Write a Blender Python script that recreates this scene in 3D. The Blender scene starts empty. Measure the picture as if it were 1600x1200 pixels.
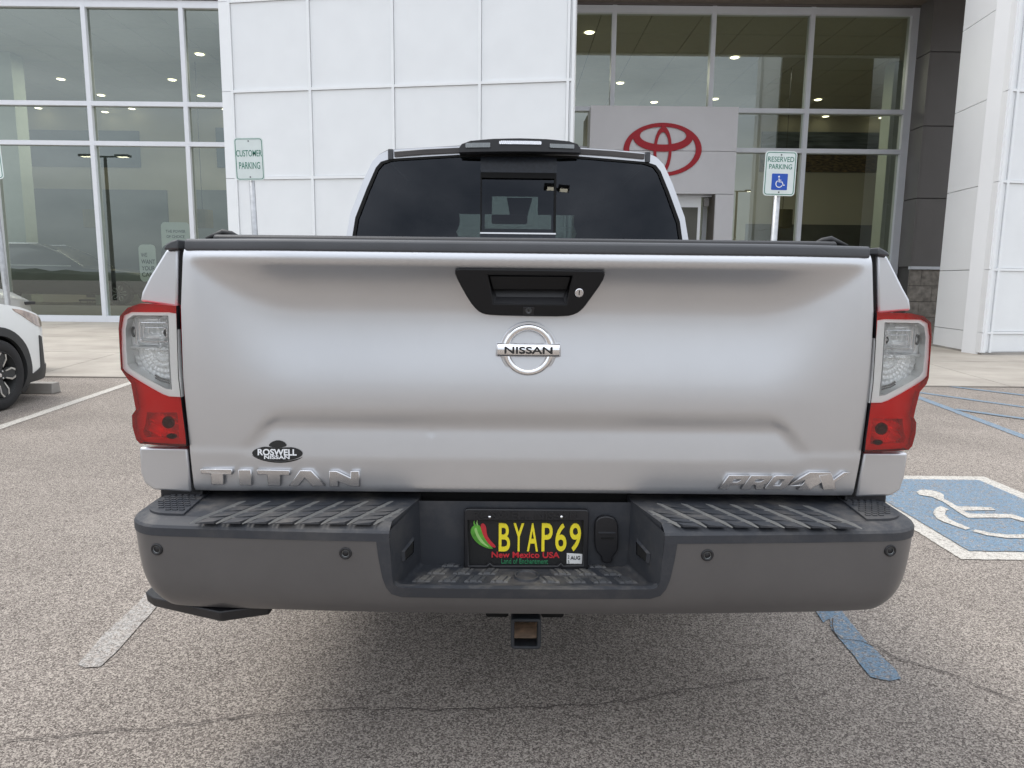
import bpy, bmesh, math, random
from mathutils import Vector, Matrix
from mathutils.geometry import delaunay_2d_cdt
random.seed(7)
R = math.radians
scene = bpy.context.scene
COL = scene.collection

# ------------------------------------------------------------------ camera
F_PX, PITCH, ROLL, H = 1110.0, R(8.31), R(0.62), 1.30
_fw = Vector((0, math.cos(PITCH), -math.sin(PITCH)))
_up = Vector((0, math.sin(PITCH), math.cos(PITCH)))
_rt = Vector((1, 0, 0))
CR = math.cos(ROLL) * _rt + math.sin(ROLL) * _up
CU = -math.sin(ROLL) * _rt + math.cos(ROLL) * _up
CAM = Vector((0, 0, H))
cd = bpy.data.cameras.new('camera')
cam = bpy.data.objects.new('camera', cd); COL.objects.link(cam)
cd.sensor_width = 36.0; cd.lens = F_PX / 1600 * 36.0
cd.clip_start = 0.05; cd.clip_end = 2000
m = Matrix.Identity(4)
for i in range(3):
    m[i][0] = CR[i]; m[i][1] = CU[i]; m[i][2] = -_fw[i]; m[i][3] = CAM[i]
cam.matrix_world = m
scene.camera = cam

# ------------------------------------------------------------------ world: overcast sky
SUN_EL, SUN_AZ = R(65), R(-72)       # azimuth from +Y (behind the building), to the right
world = bpy.data.worlds.new('World'); scene.world = world; world.use_nodes = True
nt = world.node_tree; nt.nodes.clear()
N = nt.nodes.new; L = nt.links.new
wo = N('ShaderNodeOutputWorld'); bg = N('ShaderNodeBackground'); bg.inputs[1].default_value = 0.145
sky = N('ShaderNodeTexSky'); sky.sky_type = 'NISHITA'; sky.sun_disc = False
sky.sun_elevation = SUN_EL; sky.sun_rotation = SUN_AZ
sky.air_density = 1.0; sky.dust_density = 2.0
tc = N('ShaderNodeTexCoord'); mp = N('ShaderNodeMapping'); mp.inputs['Scale'].default_value = (1.2, 1.2, 4.5)
nz = N('ShaderNodeTexNoise'); nz.inputs['Scale'].default_value = 1.7; nz.inputs['Detail'].default_value = 6; nz.inputs['Roughness'].default_value = .55
cr = N('ShaderNodeValToRGB')
cr.color_ramp.elements[0].position = .32; cr.color_ramp.elements[0].color = (4.2, 4.55, 5.1, 1)
cr.color_ramp.elements[1].position = .68; cr.color_ramp.elements[1].color = (10.0, 10.2, 10.6, 1)
mx = N('ShaderNodeMixRGB'); mx.inputs[0].default_value = .86
L(tc.outputs['Generated'], mp.inputs[0]); L(mp.outputs[0], nz.inputs[0]); L(nz.outputs[0], cr.inputs[0])
sz = N('ShaderNodeSeparateXYZ'); L(tc.outputs['Generated'], sz.inputs[0])
fz = N('ShaderNodeMath'); fz.operation = 'MULTIPLY_ADD'; fz.use_clamp = False; L(sz.outputs[2], fz.inputs[0]); fz.inputs[1].default_value = .86; fz.inputs[2].default_value = .55
vs_ = N('ShaderNodeVectorMath'); vs_.operation = 'SCALE'; L(cr.outputs[0], vs_.inputs[0]); L(fz.outputs[0], vs_.inputs['Scale'])
L(sky.outputs[0], mx.inputs[1]); L(vs_.outputs[0], mx.inputs[2]); L(mx.outputs[0], bg.inputs[0]); L(bg.outputs[0], wo.inputs[0])

sd = bpy.data.lights.new('sun', 'SUN'); sd.energy = 1.3; sd.angle = R(22); sd.color = (1, .96, .9)
so = bpy.data.objects.new('sun', sd); COL.objects.link(so)
sdir = Vector((math.sin(SUN_AZ) * math.cos(SUN_EL), math.cos(SUN_AZ) * math.cos(SUN_EL), math.sin(SUN_EL)))
so.rotation_euler = sdir.to_track_quat('Z', 'Y').to_euler(); so.location = (0, 0, 30)

scene.view_settings.view_transform = 'Standard'; scene.view_settings.look = 'None'
scene.view_settings.gamma = 1; scene.view_settings.use_curve_mapping = False
scene.view_settings.exposure = 0.6

# ------------------------------------------------------------------ tracing helpers
def ray(px, py):
    return ((px - 800) / F_PX * CR - (py - 600) / F_PX * CU + _fw)
def at(px, py, Y):
    d = ray(px, py); return CAM + d * (Y / d.y)
def gnd(px, py, z=0.0):
    d = ray(px, py); return CAM + d * ((z - H) / d.z)
D, YAW, X0 = 1.77, R(0.54), 0.038
TM = Matrix.Translation((X0, D, 0)) @ Matrix.Rotation(YAW, 4, 'Z')
TI = TM.inverted()
_o = TI @ CAM
def tray(px, py):
    return TI.to_3x3() @ ray(px, py)
def T(px, py, y=0.0):                      # pixel -> truck space on plane y
    d = tray(px, py); return _o + d * ((y - _o.y) / d.y)
def Tz(px, py, z):                         # pixel -> truck space on plane z
    d = tray(px, py); return _o + d * ((z - _o.z) / d.z)
def Ts(px, py, fn):                        # pixel -> truck space on surface y=fn(x,z)
    y = 0.0
    for _ in range(6):
        p = T(px, py, y); y = fn(p.x, p.z)
    return T(px, py, y)

# ------------------------------------------------------------------ materials
def nmat(name):
    m = bpy.data.materials.new(name); m.use_nodes = True
    return m, m.node_tree, m.node_tree.nodes['Principled BSDF']
def var_color(nt, col, scale, amt, detail=4, space='Object'):
    n = nt.nodes.new('ShaderNodeTexNoise'); n.inputs['Scale'].default_value = scale; n.inputs['Detail'].default_value = detail
    t = nt.nodes.new('ShaderNodeTexCoord'); nt.links.new(t.outputs[space], n.inputs[0])
    r = nt.nodes.new('ShaderNodeMapRange'); r.inputs['From Min'].default_value = .25; r.inputs['From Max'].default_value = .75
    r.inputs['To Min'].default_value = 1 - amt; r.inputs['To Max'].default_value = 1 + amt
    nt.links.new(n.outputs[0], r.inputs[0])
    v = nt.nodes.new('ShaderNodeVectorMath'); v.operation = 'SCALE'; v.inputs[0].default_value = col[:3]
    nt.links.new(r.outputs[0], v.inputs['Scale'])
    return v.outputs[0]
def plain(name, col, rough=.5, metal=0.0, var=.06, vscale=6, bump=0, bscale=80, coat=0, spec=.5, emit=None, es=0):
    m, nt, b = nmat(name)
    b.inputs['Roughness'].default_value = rough; b.inputs['Metallic'].default_value = metal
    b.inputs['Coat Weight'].default_value = coat; b.inputs['Coat Roughness'].default_value = .04
    b.inputs['Specular IOR Level'].default_value = spec
    if var: nt.links.new(var_color(nt, col, vscale, var), b.inputs['Base Color'])
    else: b.inputs['Base Color'].default_value = (*col, 1)
    if bump:
        n = nt.nodes.new('ShaderNodeTexNoise'); n.inputs['Scale'].default_value = bscale; n.inputs['Detail'].default_value = 3
        t = nt.nodes.new('ShaderNodeTexCoord'); nt.links.new(t.outputs['Object'], n.inputs[0])
        bp = nt.nodes.new('ShaderNodeBump'); bp.inputs['Strength'].default_value = bump; bp.inputs['Distance'].default_value = .002
        nt.links.new(n.outputs[0], bp.inputs['Height']); nt.links.new(bp.outputs[0], b.inputs['Normal'])
    if emit:
        b.inputs['Emission Color'].default_value = (*emit, 1); b.inputs['Emission Strength'].default_value = es
    return m
def glassy(name, tint, refl=.06, rough=.0, fres=1.45, glosscol=(1, 1, 1)):
    m = bpy.data.materials.new(name); m.use_nodes = True; nt = m.node_tree; nt.nodes.clear()
    o = nt.nodes.new('ShaderNodeOutputMaterial'); tr = nt.nodes.new('ShaderNodeBsdfTransparent'); g = nt.nodes.new('ShaderNodeBsdfGlossy')
    tr.inputs[0].default_value = (*tint, 1); g.inputs[0].default_value = (*glosscol, 1); g.inputs['Roughness'].default_value = rough
    f = nt.nodes.new('ShaderNodeFresnel'); f.inputs[0].default_value = fres
    a = nt.nodes.new('ShaderNodeMath'); a.operation = 'ADD'; a.use_clamp = True; a.inputs[1].default_value = refl
    mx = nt.nodes.new('ShaderNodeMixShader')
    nt.links.new(f.outputs[0], a.inputs[0]); nt.links.new(a.outputs[0], mx.inputs[0]); nt.links.new(tr.outputs[0], mx.inputs[1])
    nt.links.new(g.outputs[0], mx.inputs[2]); nt.links.new(mx.outputs[0], o.inputs[0])
    return m

# speckled asphalt, also the base of worn road paint
def asphalt_nodes(nt):
    N = nt.nodes.new; L = nt.links.new
    t = N('ShaderNodeTexCoord')
    v = N('ShaderNodeTexVoronoi'); v.inputs['Scale'].default_value = 225; L(t.outputs['Object'], v.inputs['Vector'])
    n = N('ShaderNodeTexNoise'); n.inputs['Scale'].default_value = 330; n.inputs['Detail'].default_value = 3; L(t.outputs['Object'], n.inputs['Vector'])
    big = N('ShaderNodeTexNoise'); big.inputs['Scale'].default_value = .9; big.inputs['Detail'].default_value = 5; L(t.outputs['Object'], big.inputs['Vector'])
    sep = N('ShaderNodeSeparateColor'); L(v.outputs['Color'], sep.inputs[0])
    mul = N('ShaderNodeMath'); mul.operation = 'MULTIPLY_ADD'; L(sep.outputs[0], mul.inputs[0]); mul.inputs[1].default_value = .55
    L(n.outputs[0], mul.inputs[2])
    ramp = N('ShaderNodeValToRGB'); e = ramp.color_ramp.elements
    e[0].position = .40; e[0].color = (.044, .036, .031, 1); e[1].position = 1.0; e[1].color = (.44, .395, .345, 1)
    k = e.new(.58); k.color = (.134, .115, .102, 1); k = e.new(.78); k.color = (.225, .196, .174, 1)
    L(mul.outputs[0], ramp.inputs[0])
    mr = N('ShaderNodeMapRange'); mr.inputs['From Min'].default_value = .3; mr.inputs['From Max'].default_value = .7
    mr.inputs['To Min'].default_value = .82; mr.inputs['To Max'].default_value = 1.12; L(big.outputs[0], mr.inputs[0])
    sc = N('ShaderNodeVectorMath'); sc.operation = 'SCALE'; L(ramp.outputs[0], sc.inputs[0]); L(mr.outputs[0], sc.inputs['Scale'])
    return t, v, n, mul, sc.outputs[0]
def mat_asphalt():
    m, nt, b = nmat('asphalt'); t, v, n, mul, c = asphalt_nodes(nt)
    nt.links.new(c, b.inputs['Base Color']); b.inputs['Roughness'].default_value = .92; b.inputs['Specular IOR Level'].default_value = .2
    bp = nt.nodes.new('ShaderNodeBump'); bp.inputs['Strength'].default_value = .5; bp.inputs['Distance'].default_value = .004
    nt.links.new(mul.outputs[0], bp.inputs['Height']); nt.links.new(bp.outputs[0], b.inputs['Normal'])
    return m
def mat_roadpaint(name, col, wear, soft=.08):
    m, nt, b = nmat(name); t, v, n, mul, c = asphalt_nodes(nt)
    w = nt.nodes.new('ShaderNodeTexNoise'); w.inputs['Scale'].default_value = 55; w.inputs['Detail'].default_value = 6; w.inputs['Roughness'].default_value = .7
    nt.links.new(t.outputs['Object'], w.inputs[0])
    mr = nt.nodes.new('ShaderNodeMapRange'); mr.inputs['From Min'].default_value = wear - soft; mr.inputs['From Max'].default_value = wear + soft
    nt.links.new(w.outputs[0], mr.inputs[0])
    v2 = nt.nodes.new('ShaderNodeVectorMath'); v2.operation = 'SCALE'; v2.inputs[0].default_value = col
    m2 = nt.nodes.new('ShaderNodeMapRange'); m2.inputs['From Min'].default_value = .4; m2.inputs['From Max'].default_value = 1.0
    m2.inputs['To Min'].default_value = .62; m2.inputs['To Max'].default_value = 1.2
    nt.links.new(mul.outputs[0], m2.inputs[0]); nt.links.new(m2.outputs[0], v2.inputs['Scale'])
    mx = nt.nodes.new('ShaderNodeMixRGB'); nt.links.new(mr.outputs[0], mx.inputs[0]); nt.links.new(c, mx.inputs[1]); nt.links.new(v2.outputs[0], mx.inputs[2])
    nt.links.new(mx.outputs[0], b.inputs['Base Color']); b.inputs['Roughness'].default_value = .8
    bp = nt.nodes.new('ShaderNodeBump'); bp.inputs['Strength'].default_value = .35; bp.inputs['Distance'].default_value = .003
    nt.links.new(mul.outputs[0], bp.inputs['Height']); nt.links.new(bp.outputs[0], b.inputs['Normal'])
    return m
def mat_concrete(name, c1, c2):
    m, nt, b = nmat(name); N = nt.nodes.new
    t = N('ShaderNodeTexCoord'); n = N('ShaderNodeTexNoise'); n.inputs['Scale'].default_value = 1.1; n.inputs['Detail'].default_value = 9; n.inputs['Roughness'].default_value = .62
    mp = N('ShaderNodeMapping'); mp.inputs['Scale'].default_value = (.9, 1.1, 1)
    nt.links.new(t.outputs['Object'], mp.inputs[0]); nt.links.new(mp.outputs[0], n.inputs[0])
    r = N('ShaderNodeValToRGB'); r.color_ramp.elements[0].position = .33; r.color_ramp.elements[0].color = (*c1, 1)
    r.color_ramp.elements[1].position = .66; r.color_ramp.elements[1].color = (*c2, 1)
    nt.links.new(n.outputs[0], r.inputs[0]); nt.links.new(r.outputs[0], b.inputs['Base Color']); b.inputs['Roughness'].default_value = .85
    return m
def mat_paint(name, col, metal, rough, dirt=0.0):
    """car paint: metallic base under a clear coat, fine flake"""
    m, nt, b = nmat(name); N = nt.nodes.new
    b.inputs['Metallic'].default_value = metal; b.inputs['Roughness'].default_value = rough
    b.inputs['Coat Weight'].default_value = .5; b.inputs['Coat Roughness'].default_value = .06
    t = N('ShaderNodeTexCoord'); n = N('ShaderNodeTexNoise'); n.inputs['Scale'].default_value = 900; n.inputs['Detail'].default_value = 1
    nt.links.new(t.outputs['Object'], n.inputs[0])
    bp = N('ShaderNodeBump'); bp.inputs['Strength'].default_value = .12; bp.inputs['Distance'].default_value = .0004
    nt.links.new(n.outputs[0], bp.inputs['Height']); nt.links.new(bp.outputs[0], b.inputs['Normal'])
    d = N('ShaderNodeTexNoise'); d.inputs['Scale'].default_value = 3.5; d.inputs['Detail'].default_value = 8; d.inputs['Roughness'].default_value = .65
    nt.links.new(t.outputs['Object'], d.inputs[0])
    mr = N('ShaderNodeMapRange'); mr.inputs['From Min'].default_value = .35; mr.inputs['From Max'].default_value = .75
    mr.inputs['To Min'].default_value = 1.0; mr.inputs['To Max'].default_value = 1 - dirt; nt.links.new(d.outputs[0], mr.inputs[0])
    v = N('ShaderNodeVectorMath'); v.operation = 'SCALE'; v.inputs[0].default_value = col; nt.links.new(mr.outputs[0], v.inputs['Scale'])
    nt.links.new(v.outputs[0], b.inputs['Base Color'])
    mr2 = N('ShaderNodeMapRange'); mr2.inputs['To Min'].default_value = rough; mr2.inputs['To Max'].default_value = rough + .05
    nt.links.new(d.outputs[0], mr2.inputs[0]); nt.links.new(mr2.outputs[0], b.inputs['Roughness'])
    return m
def mat_plastic(name, col, dust, rough=.6, dustcol=(.22, .20, .175)):
    """textured black plastic with dust lying in it"""
    m, nt, b = nmat(name); N = nt.nodes.new
    t = N('ShaderNodeTexCoord'); n = N('ShaderNodeTexNoise'); n.inputs['Scale'].default_value = 9; n.inputs['Detail'].default_value = 9; n.inputs['Roughness'].default_value = .7
    nt.links.new(t.outputs['Object'], n.inputs[0])
    g = N('ShaderNodeNewGeometry'); sx = N('ShaderNodeSeparateXYZ'); nt.links.new(g.outputs['Normal'], sx.inputs[0])
    up = N('ShaderNodeMapRange'); up.inputs['From Min'].default_value = .2; up.inputs['From Max'].default_value = 1; up.inputs['To Min'].default_value = .25; nt.links.new(sx.outputs[2], up.inputs[0])
    mr = N('ShaderNodeMapRange'); mr.inputs['From Min'].default_value = .45; mr.inputs['From Max'].default_value = .8; mr.inputs['To Max'].default_value = dust
    nt.links.new(n.outputs[0], mr.inputs[0])
    mu = N('ShaderNodeMath'); mu.operation = 'MULTIPLY'; nt.links.new(up.outputs[0], mu.inputs[0]); nt.links.new(mr.outputs[0], mu.inputs[1])
    mx = N('ShaderNodeMixRGB'); mx.inputs[1].default_value = (*col, 1); mx.inputs[2].default_value = (*dustcol, 1)
    nt.links.new(mu.outputs[0], mx.inputs[0]); nt.links.new(mx.outputs[0], b.inputs['Base Color']); b.inputs['Roughness'].default_value = rough
    f = N('ShaderNodeTexNoise'); f.inputs['Scale'].default_value = 420; nt.links.new(t.outputs['Object'], f.inputs[0])
    bp = N('ShaderNodeBump'); bp.inputs['Strength'].default_value = .25; bp.inputs['Distance'].default_value = .001
    nt.links.new(f.outputs[0], bp.inputs['Height']); nt.links.new(bp.outputs[0], b.inputs['Normal'])
    return m

M = dict(
    asphalt=mat_asphalt(),
    white_paint=mat_roadpaint('white_road_paint', (.50, .475, .43), .42),
    faded_paint=mat_roadpaint('faded_road_paint', (.40, .39, .37), .53, .16),
    blue_paint=mat_roadpaint('blue_road_paint', (.14, .215, .29), .45),
    crack=plain('crack_dark', (.085, .072, .064), .95, var=.2, vscale=40),  # flat dark tone for cracks and pits
    concrete=mat_concrete('concrete', (.29, .26, .225), (.41, .375, .325)),
    stop=mat_concrete('wheel_stop_concrete', (.26, .245, .225), (.36, .34, .31)),
    silver=mat_paint('silver_paint', (.60, .61, .63), .85, .30, .05),
    gunmetal=mat_paint('gunmetal_paint', (.118, .115, .117), .4, .40, .16),
    chrome=plain('chrome', (.86, .86, .87), .07, 1, var=.03),
    satin=plain('satin_chrome', (.72, .72, .74), .20, 1, var=.04),
    badge=plain('badge_metal', (.66, .66, .67), .24, 1, var=.04),
    plastic=mat_plastic('textured_plastic', (.028, .031, .038), .75),
    ridge=mat_plastic('scuffed_plastic', (.17, .17, .165), .9, dustcol=(.42, .38, .32)),
    black=plain('black_plastic', (.010, .010, .012), .45, var=.15, vscale=12, bump=.15, bscale=300),
    handleblack=plain('handle_black', (.007, .0075, .009), .42, var=.1, bump=.15, bscale=400, spec=.3),
    capgrey=plain('cap_plastic', (.055, .058, .064), .5, var=.15, bump=.2, bscale=300),
    deepblack=plain('deep_black', (.004, .004, .004), .9, var=.2),
    underbody=plain('underbody', (.022, .020, .018), .8, var=.4, vscale=9),
    rubber=plain('rubber', (.016, .016, .017), .75, var=.2, bump=.3, bscale=120),
    rust=plain('lit_rust', (.62, .48, .36), .9, var=.5, vscale=30),  # rust, its colour paled to stand in for light inside the hitch tube
    floorridge=mat_plastic('worn_tread', (.055, .057, .062), .8, dustcol=(.34, .31, .26)),
    steel=plain('black_steel', (.028, .032, .038), .5, .3, var=.3, vscale=30),
    vinyl=plain('vinyl_cover', (.010, .010, .011), .5, var=.1, bump=.3, bscale=200),
    tint=glassy('tinted_glass', (.115, .145, .14), .012, .01, 1.36, (.85, .90, 1.0)),
    tint_dark=glassy('privacy_glass', (.035, .04, .045), .012, .01, 1.36, (.75, .82, 1.0)),
    frit=plain('ceramic_frit', (.012, .016, .024), .25, var=.4, vscale=60, spec=.4),
    wshield=glassy('windshield_glass', (.72, .80, .76), .03, .0, 1.4),
    clear=glassy('clear_lens', (.98, .985, .99), .02, .02, 1.4),
    redlens=glassy('red_lens', (.93, .03, .04), .035, .02, 1.4),
    redbody=plain('red_plastic', (.74, .016, .026), .12, var=.1, coat=.6),
    chromeref=plain('lamp_reflector', (.93, .94, .93), .13, .30, var=.03),
    darkbulb=plain('lamp_bowl', (.10, .02, .02), .3, .6, var=.2),
    greybulb=plain('side_lamp_bowl', (.22, .23, .23), .25, .7, var=.2),
    platebg=plain('plate_black', (.012, .012, .012), .45, var=.2, bump=.5, bscale=700),
    yellow=plain('plate_yellow', (.86, .72, .03), .45, var=.05),
    platered=plain('plate_red', (.55, .03, .04), .45, var=.1),
    plategreen=plain('plate_green', (.035, .20, .09), .45, var=.1),
    chili_green=plain('chili_green', (.10, .34, .04), .4, var=.5, vscale=40),
    chili_light=plain('chili_highlight', (.36, .62, .20), .4, var=.2),
    sticker=plain('white_sticker', (.75, .75, .73), .5, var=.05),
    ink=plain('black_ink', (.01, .01, .01), .5, var=0),
    decalwhite=plain('decal_white', (.78, .79, .80), .4, var=0),
    seat=plain('seat_cloth', (.03, .03, .032), .85, var=.2),
    wallwhite=plain('white_panel', (.77, .79, .80), .42, var=.025, vscale=2.2, bump=.12, bscale=30),
    trimwhite=plain('white_trim', (.80, .82, .83), .35, var=.02),
    sidewhite=plain('white_side_panel', (.82, .83, .84), .38, var=.02, vscale=1.2),
    framewhite=plain('window_frame_white', (.72, .74, .78), .4, 0, var=.02),
    darkclad=plain('dark_cladding', (.175, .165, .158), .45, .2, var=.06, vscale=1.5),
    header=plain('header_brown', (.16, .14, .13), .6, var=.06),
    soffit=plain('soffit', (.20, .165, .13), .7, var=.1),
    block=plain('split_face_block', (.27, .245, .215), .95, var=.45, vscale=7, bump=1.0, bscale=25),
    mortar=plain('mortar', (.10, .095, .09), .95, var=.1),
    vest=plain('entrance_panel', (.60, .59, .60), .42, var=.04, vscale=1.5),
    logored=plain('logo_red', (.36, .006, .015), .35, var=.04, spec=.3),
    showglass=glassy('showroom_glass', (.45, .50, .455), .15, .004, 1.45, (.86, .95, .93)),
    ceil=plain('ceiling_tile', (.62, .62, .56), .8, var=.03),
    ceilgap=plain('ceiling_gap', (.12, .12, .11), .8, var=.03),
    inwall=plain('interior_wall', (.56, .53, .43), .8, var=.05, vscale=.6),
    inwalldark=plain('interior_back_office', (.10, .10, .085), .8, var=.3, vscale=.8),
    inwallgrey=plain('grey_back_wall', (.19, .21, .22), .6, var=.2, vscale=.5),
    infloor=plain('showroom_floor', (.24, .20, .13), .25, var=.08, vscale=.8),
    column=plain('interior_column', (.50, .55, .48), .7, var=.03),
    downlight=plain('downlight_glow', (1, .95, .8), .5, var=0, emit=(1, .9, .66), es=5),
    brown=plain('wood_brown', (.13, .085, .04), .6, var=.3),
    lampshade=plain('lamp_shade', (.20, .17, .09), .8, var=.1),
    whitecar=plain('white_car_paint', (.78, .79, .77), .3, var=.01, coat=.6),
    greycar=mat_paint('champagne_paint', (.42, .42, .40), .6, .35),
    darkcar=mat_paint('dark_car_paint', (.05, .055, .06), .3, .35),
    cladding=plain('car_cladding', (.035, .036, .036), .6, var=.15, bump=.2, bscale=200),
    rimsilver=plain('machined_rim', (.62, .62, .60), .3, .9, var=.05),
    lampamber=plain('headlamp_bowl', (.42, .33, .28), .2, .3, var=.5, vscale=14, coat=.8),
    carglass=glassy('car_glass', (.10, .12, .12), .03, .0, 1.45),
    signwhite=plain('sign_white', (.66, .72, .70), .35, var=.05, vscale=8),
    signgreen=plain('sign_green', (.015, .17, .11), .4, var=.05),
    signblue=plain('sign_blue', (.010, .075, .42), .4, var=.05),
    galv=plain('galvanised_steel', (.40, .41, .42), .42, .7, var=.18, vscale=18),
    polebrown=plain('lamp_post_paint', (.05, .045, .04), .5, var=.1),
    poster=plain('poster_paper', (.84, .86, .85), .5, var=.04),
    posterink=plain('poster_ink', (.07, .08, .085), .5, var=0),
    bank_dark=plain('bank_dark', (.10, .105, .075), .95, var=.4, vscale=.05),
)
# mural: cloudy sky above brown range land
def mat_mural():
    m, nt, b = nmat('mural_print'); N = nt.nodes.new; L = nt.links.new
    t = N('ShaderNodeTexCoord'); s = N('ShaderNodeSeparateXYZ'); L(t.outputs['Generated'], s.inputs[0])
    n = N('ShaderNodeTexNoise'); n.inputs['Scale'].default_value = 5; n.inputs['Detail'].default_value = 8
    mp = N('ShaderNodeMapping'); mp.inputs['Scale'].default_value = (1, 1, 2.5); L(t.outputs['Generated'], mp.inputs[0]); L(mp.outputs[0], n.inputs[0])
    r1 = N('ShaderNodeValToRGB'); r1.color_ramp.elements[0].position = .35; r1.color_ramp.elements[0].color = (.035, .055, .075, 1)
    r1.color_ramp.elements[1].position = .7; r1.color_ramp.elements[1].color = (.22, .26, .28, 1); L(n.outputs[0], r1.inputs[0])
    n2 = N('ShaderNodeTexNoise'); n2.inputs['Scale'].default_value = 28; n2.inputs['Detail'].default_value = 5; L(t.outputs['Generated'], n2.inputs[0])
    r2 = N('ShaderNodeValToRGB'); r2.color_ramp.elements[0].position = .38; r2.color_ramp.elements[0].color = (.03, .02, .008, 1)
    r2.color_ramp.elements[1].position = .7; r2.color_ramp.elements[1].color = (.26, .17, .06, 1); L(n2.outputs[0], r2.inputs[0])
    g = N('ShaderNodeMath'); g.operation = 'GREATER_THAN'; g.inputs[1].default_value = .47; L(s.outputs[2], g.inputs[0])
    mx = N('ShaderNodeMixRGB'); L(g.outputs[0], mx.inputs[0]); L(r2.outputs[0], mx.inputs[1]); L(r1.outputs[0], mx.inputs[2])
    L(mx.outputs[0], b.inputs['Base Color']); b.inputs['Roughness'].default_value = .6
    return m
M['mural'] = mat_mural()
M['mural_blue'] = plain('mural_blue_print', (.10, .14, .16), .6, var=.5, vscale=.7)

# ------------------------------------------------------------------ mesh helpers
class MB:
    def __init__(s): s.v = []; s.f = []
    def add(s, vs, fs):
        o = len(s.v); s.v += [tuple(p) for p in vs]; s.f += [tuple(i + o for i in f) for f in fs]; return s
    def box(s, x0, x1, y0, y1, z0, z1):
        return s.add([(x0, y0, z0), (x1, y0, z0), (x1, y1, z0), (x0, y1, z0), (x0, y0, z1), (x1, y0, z1), (x1, y1, z1), (x0, y1, z1)],
                     [(0, 3, 2, 1), (4, 5, 6, 7), (0, 1, 5, 4), (1, 2, 6, 5), (2, 3, 7, 6), (3, 0, 4, 7)])
    def hexa(s, a, b):          # two quads (4 pts each), front a and back b
        return s.add(list(a) + list(b), [(0, 1, 2, 3), (7, 6, 5, 4), (0, 4, 5, 1), (1, 5, 6, 2), (2, 6, 7, 3), (3, 7, 4, 0)])
    def prism(s, poly, off):    # polygon of 3d points extruded by vector off
        n = len(poly); o = Vector(off)
        vs = [Vector(p) for p in poly] + [Vector(p) + o for p in poly]
        return s.add(vs, [tuple(range(n)), tuple(range(2 * n - 1, n - 1, -1))] + [(i, i + n, (i + 1) % n + n, (i + 1) % n) for i in range(n)])
    def tube(s, pts, r, n=12, cap=True):
        pts = [Vector(p) for p in pts]; vs = []; fs = []
        for i, p in enumerate(pts):
            d = (pts[min(i + 1, len(pts) - 1)] - pts[max(i - 1, 0)]).normalized()
            a = d.cross(Vector((0, 0, 1))); a = a.normalized() if a.length > 1e-3 else Vector((1, 0, 0)); b = d.cross(a)
            rr = r[i] if isinstance(r, (list, tuple)) else r
            for k in range(n):
                t = 2 * math.pi * k / n; vs.append(p + a * math.cos(t) * rr + b * math.sin(t) * rr)
        for i in range(len(pts) - 1):
            for k in range(n): fs.append((i * n + k, i * n + (k + 1) % n, (i + 1) * n + (k + 1) % n, (i + 1) * n + k))
        if cap: fs.append(tuple(range(n - 1, -1, -1))); fs.append(tuple((len(pts) - 1) * n + k for k in range(n)))
        return s.add(vs, fs)
    def lathe(s, prof, c, axis='y', n=32):       # prof [(r, a)] about the axis through c
        vs = []; fs = []
        for r, a in prof:
            for k in range(n):
                t = 2 * math.pi * k / n; u, w = r * math.cos(t), r * math.sin(t)
                vs.append((c[0] + u, c[1] + a, c[2] + w) if axis == 'y' else (c[0] + a, c[1] + u, c[2] + w) if axis == 'x' else (c[0] + u, c[1] + w, c[2] + a))
        for i in range(len(prof) - 1):
            for k in range(n): fs.append((i * n + k, i * n + (k + 1) % n, (i + 1) * n + (k + 1) % n, (i + 1) * n + k))
        return s.add(vs, fs)
    def mesh(s, name, mat, smooth=False, fix=True):
        me = bpy.data.meshes.new(name); me.from_pydata(s.v, [], s.f); 
        if fix:
            b = bmesh.new(); b.from_mesh(me); bmesh.ops.recalc_face_normals(b, faces=b.faces); b.to_mesh(me); b.free()
        me.materials.append(mat)
        if smooth:
            for p in me.polygons: p.use_smooth = True
        me.update(); return me

def link(name, me, parent=None, bevel=0, seg=2, loc=None):
    o = bpy.data.objects.new(name, me); COL.objects.link(o)
    if parent: o.parent = parent
    if loc: o.location = loc
    if bevel:
        b = o.modifiers.new('bevel', 'BEVEL'); b.width = bevel; b.segments = seg; b.limit_method = 'ANGLE'; b.angle_limit = R(28); b.harden_normals = False
        for p in me.polygons: p.use_smooth = True
        try: 
            me.set_sharp_from_angle(angle=R(35))
        except Exception: pass
    return o
def part(name, mb, mat, parent=None, bevel=0, seg=2, smooth=False, fix=True):
    return link(name, mb.mesh(name, mat, smooth, fix), parent, bevel, seg)
def tag(o, label=None, cat=None, group=None, kind=None):
    if label: o['label'] = label
    if cat: o['category'] = cat
    if group: o['group'] = group
    if kind: o['kind'] = kind
    return o
def thing(name, label, cat, loc=(0, 0, 0), group=None):
    o = bpy.data.objects.new(name, None); COL.objects.link(o); o.location = loc; o.empty_display_size = .1
    return tag(o, label, cat, group)
def structure(name, mb, mat, **k):
    return tag(part(name, mb, mat, **k), kind='structure')

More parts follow.
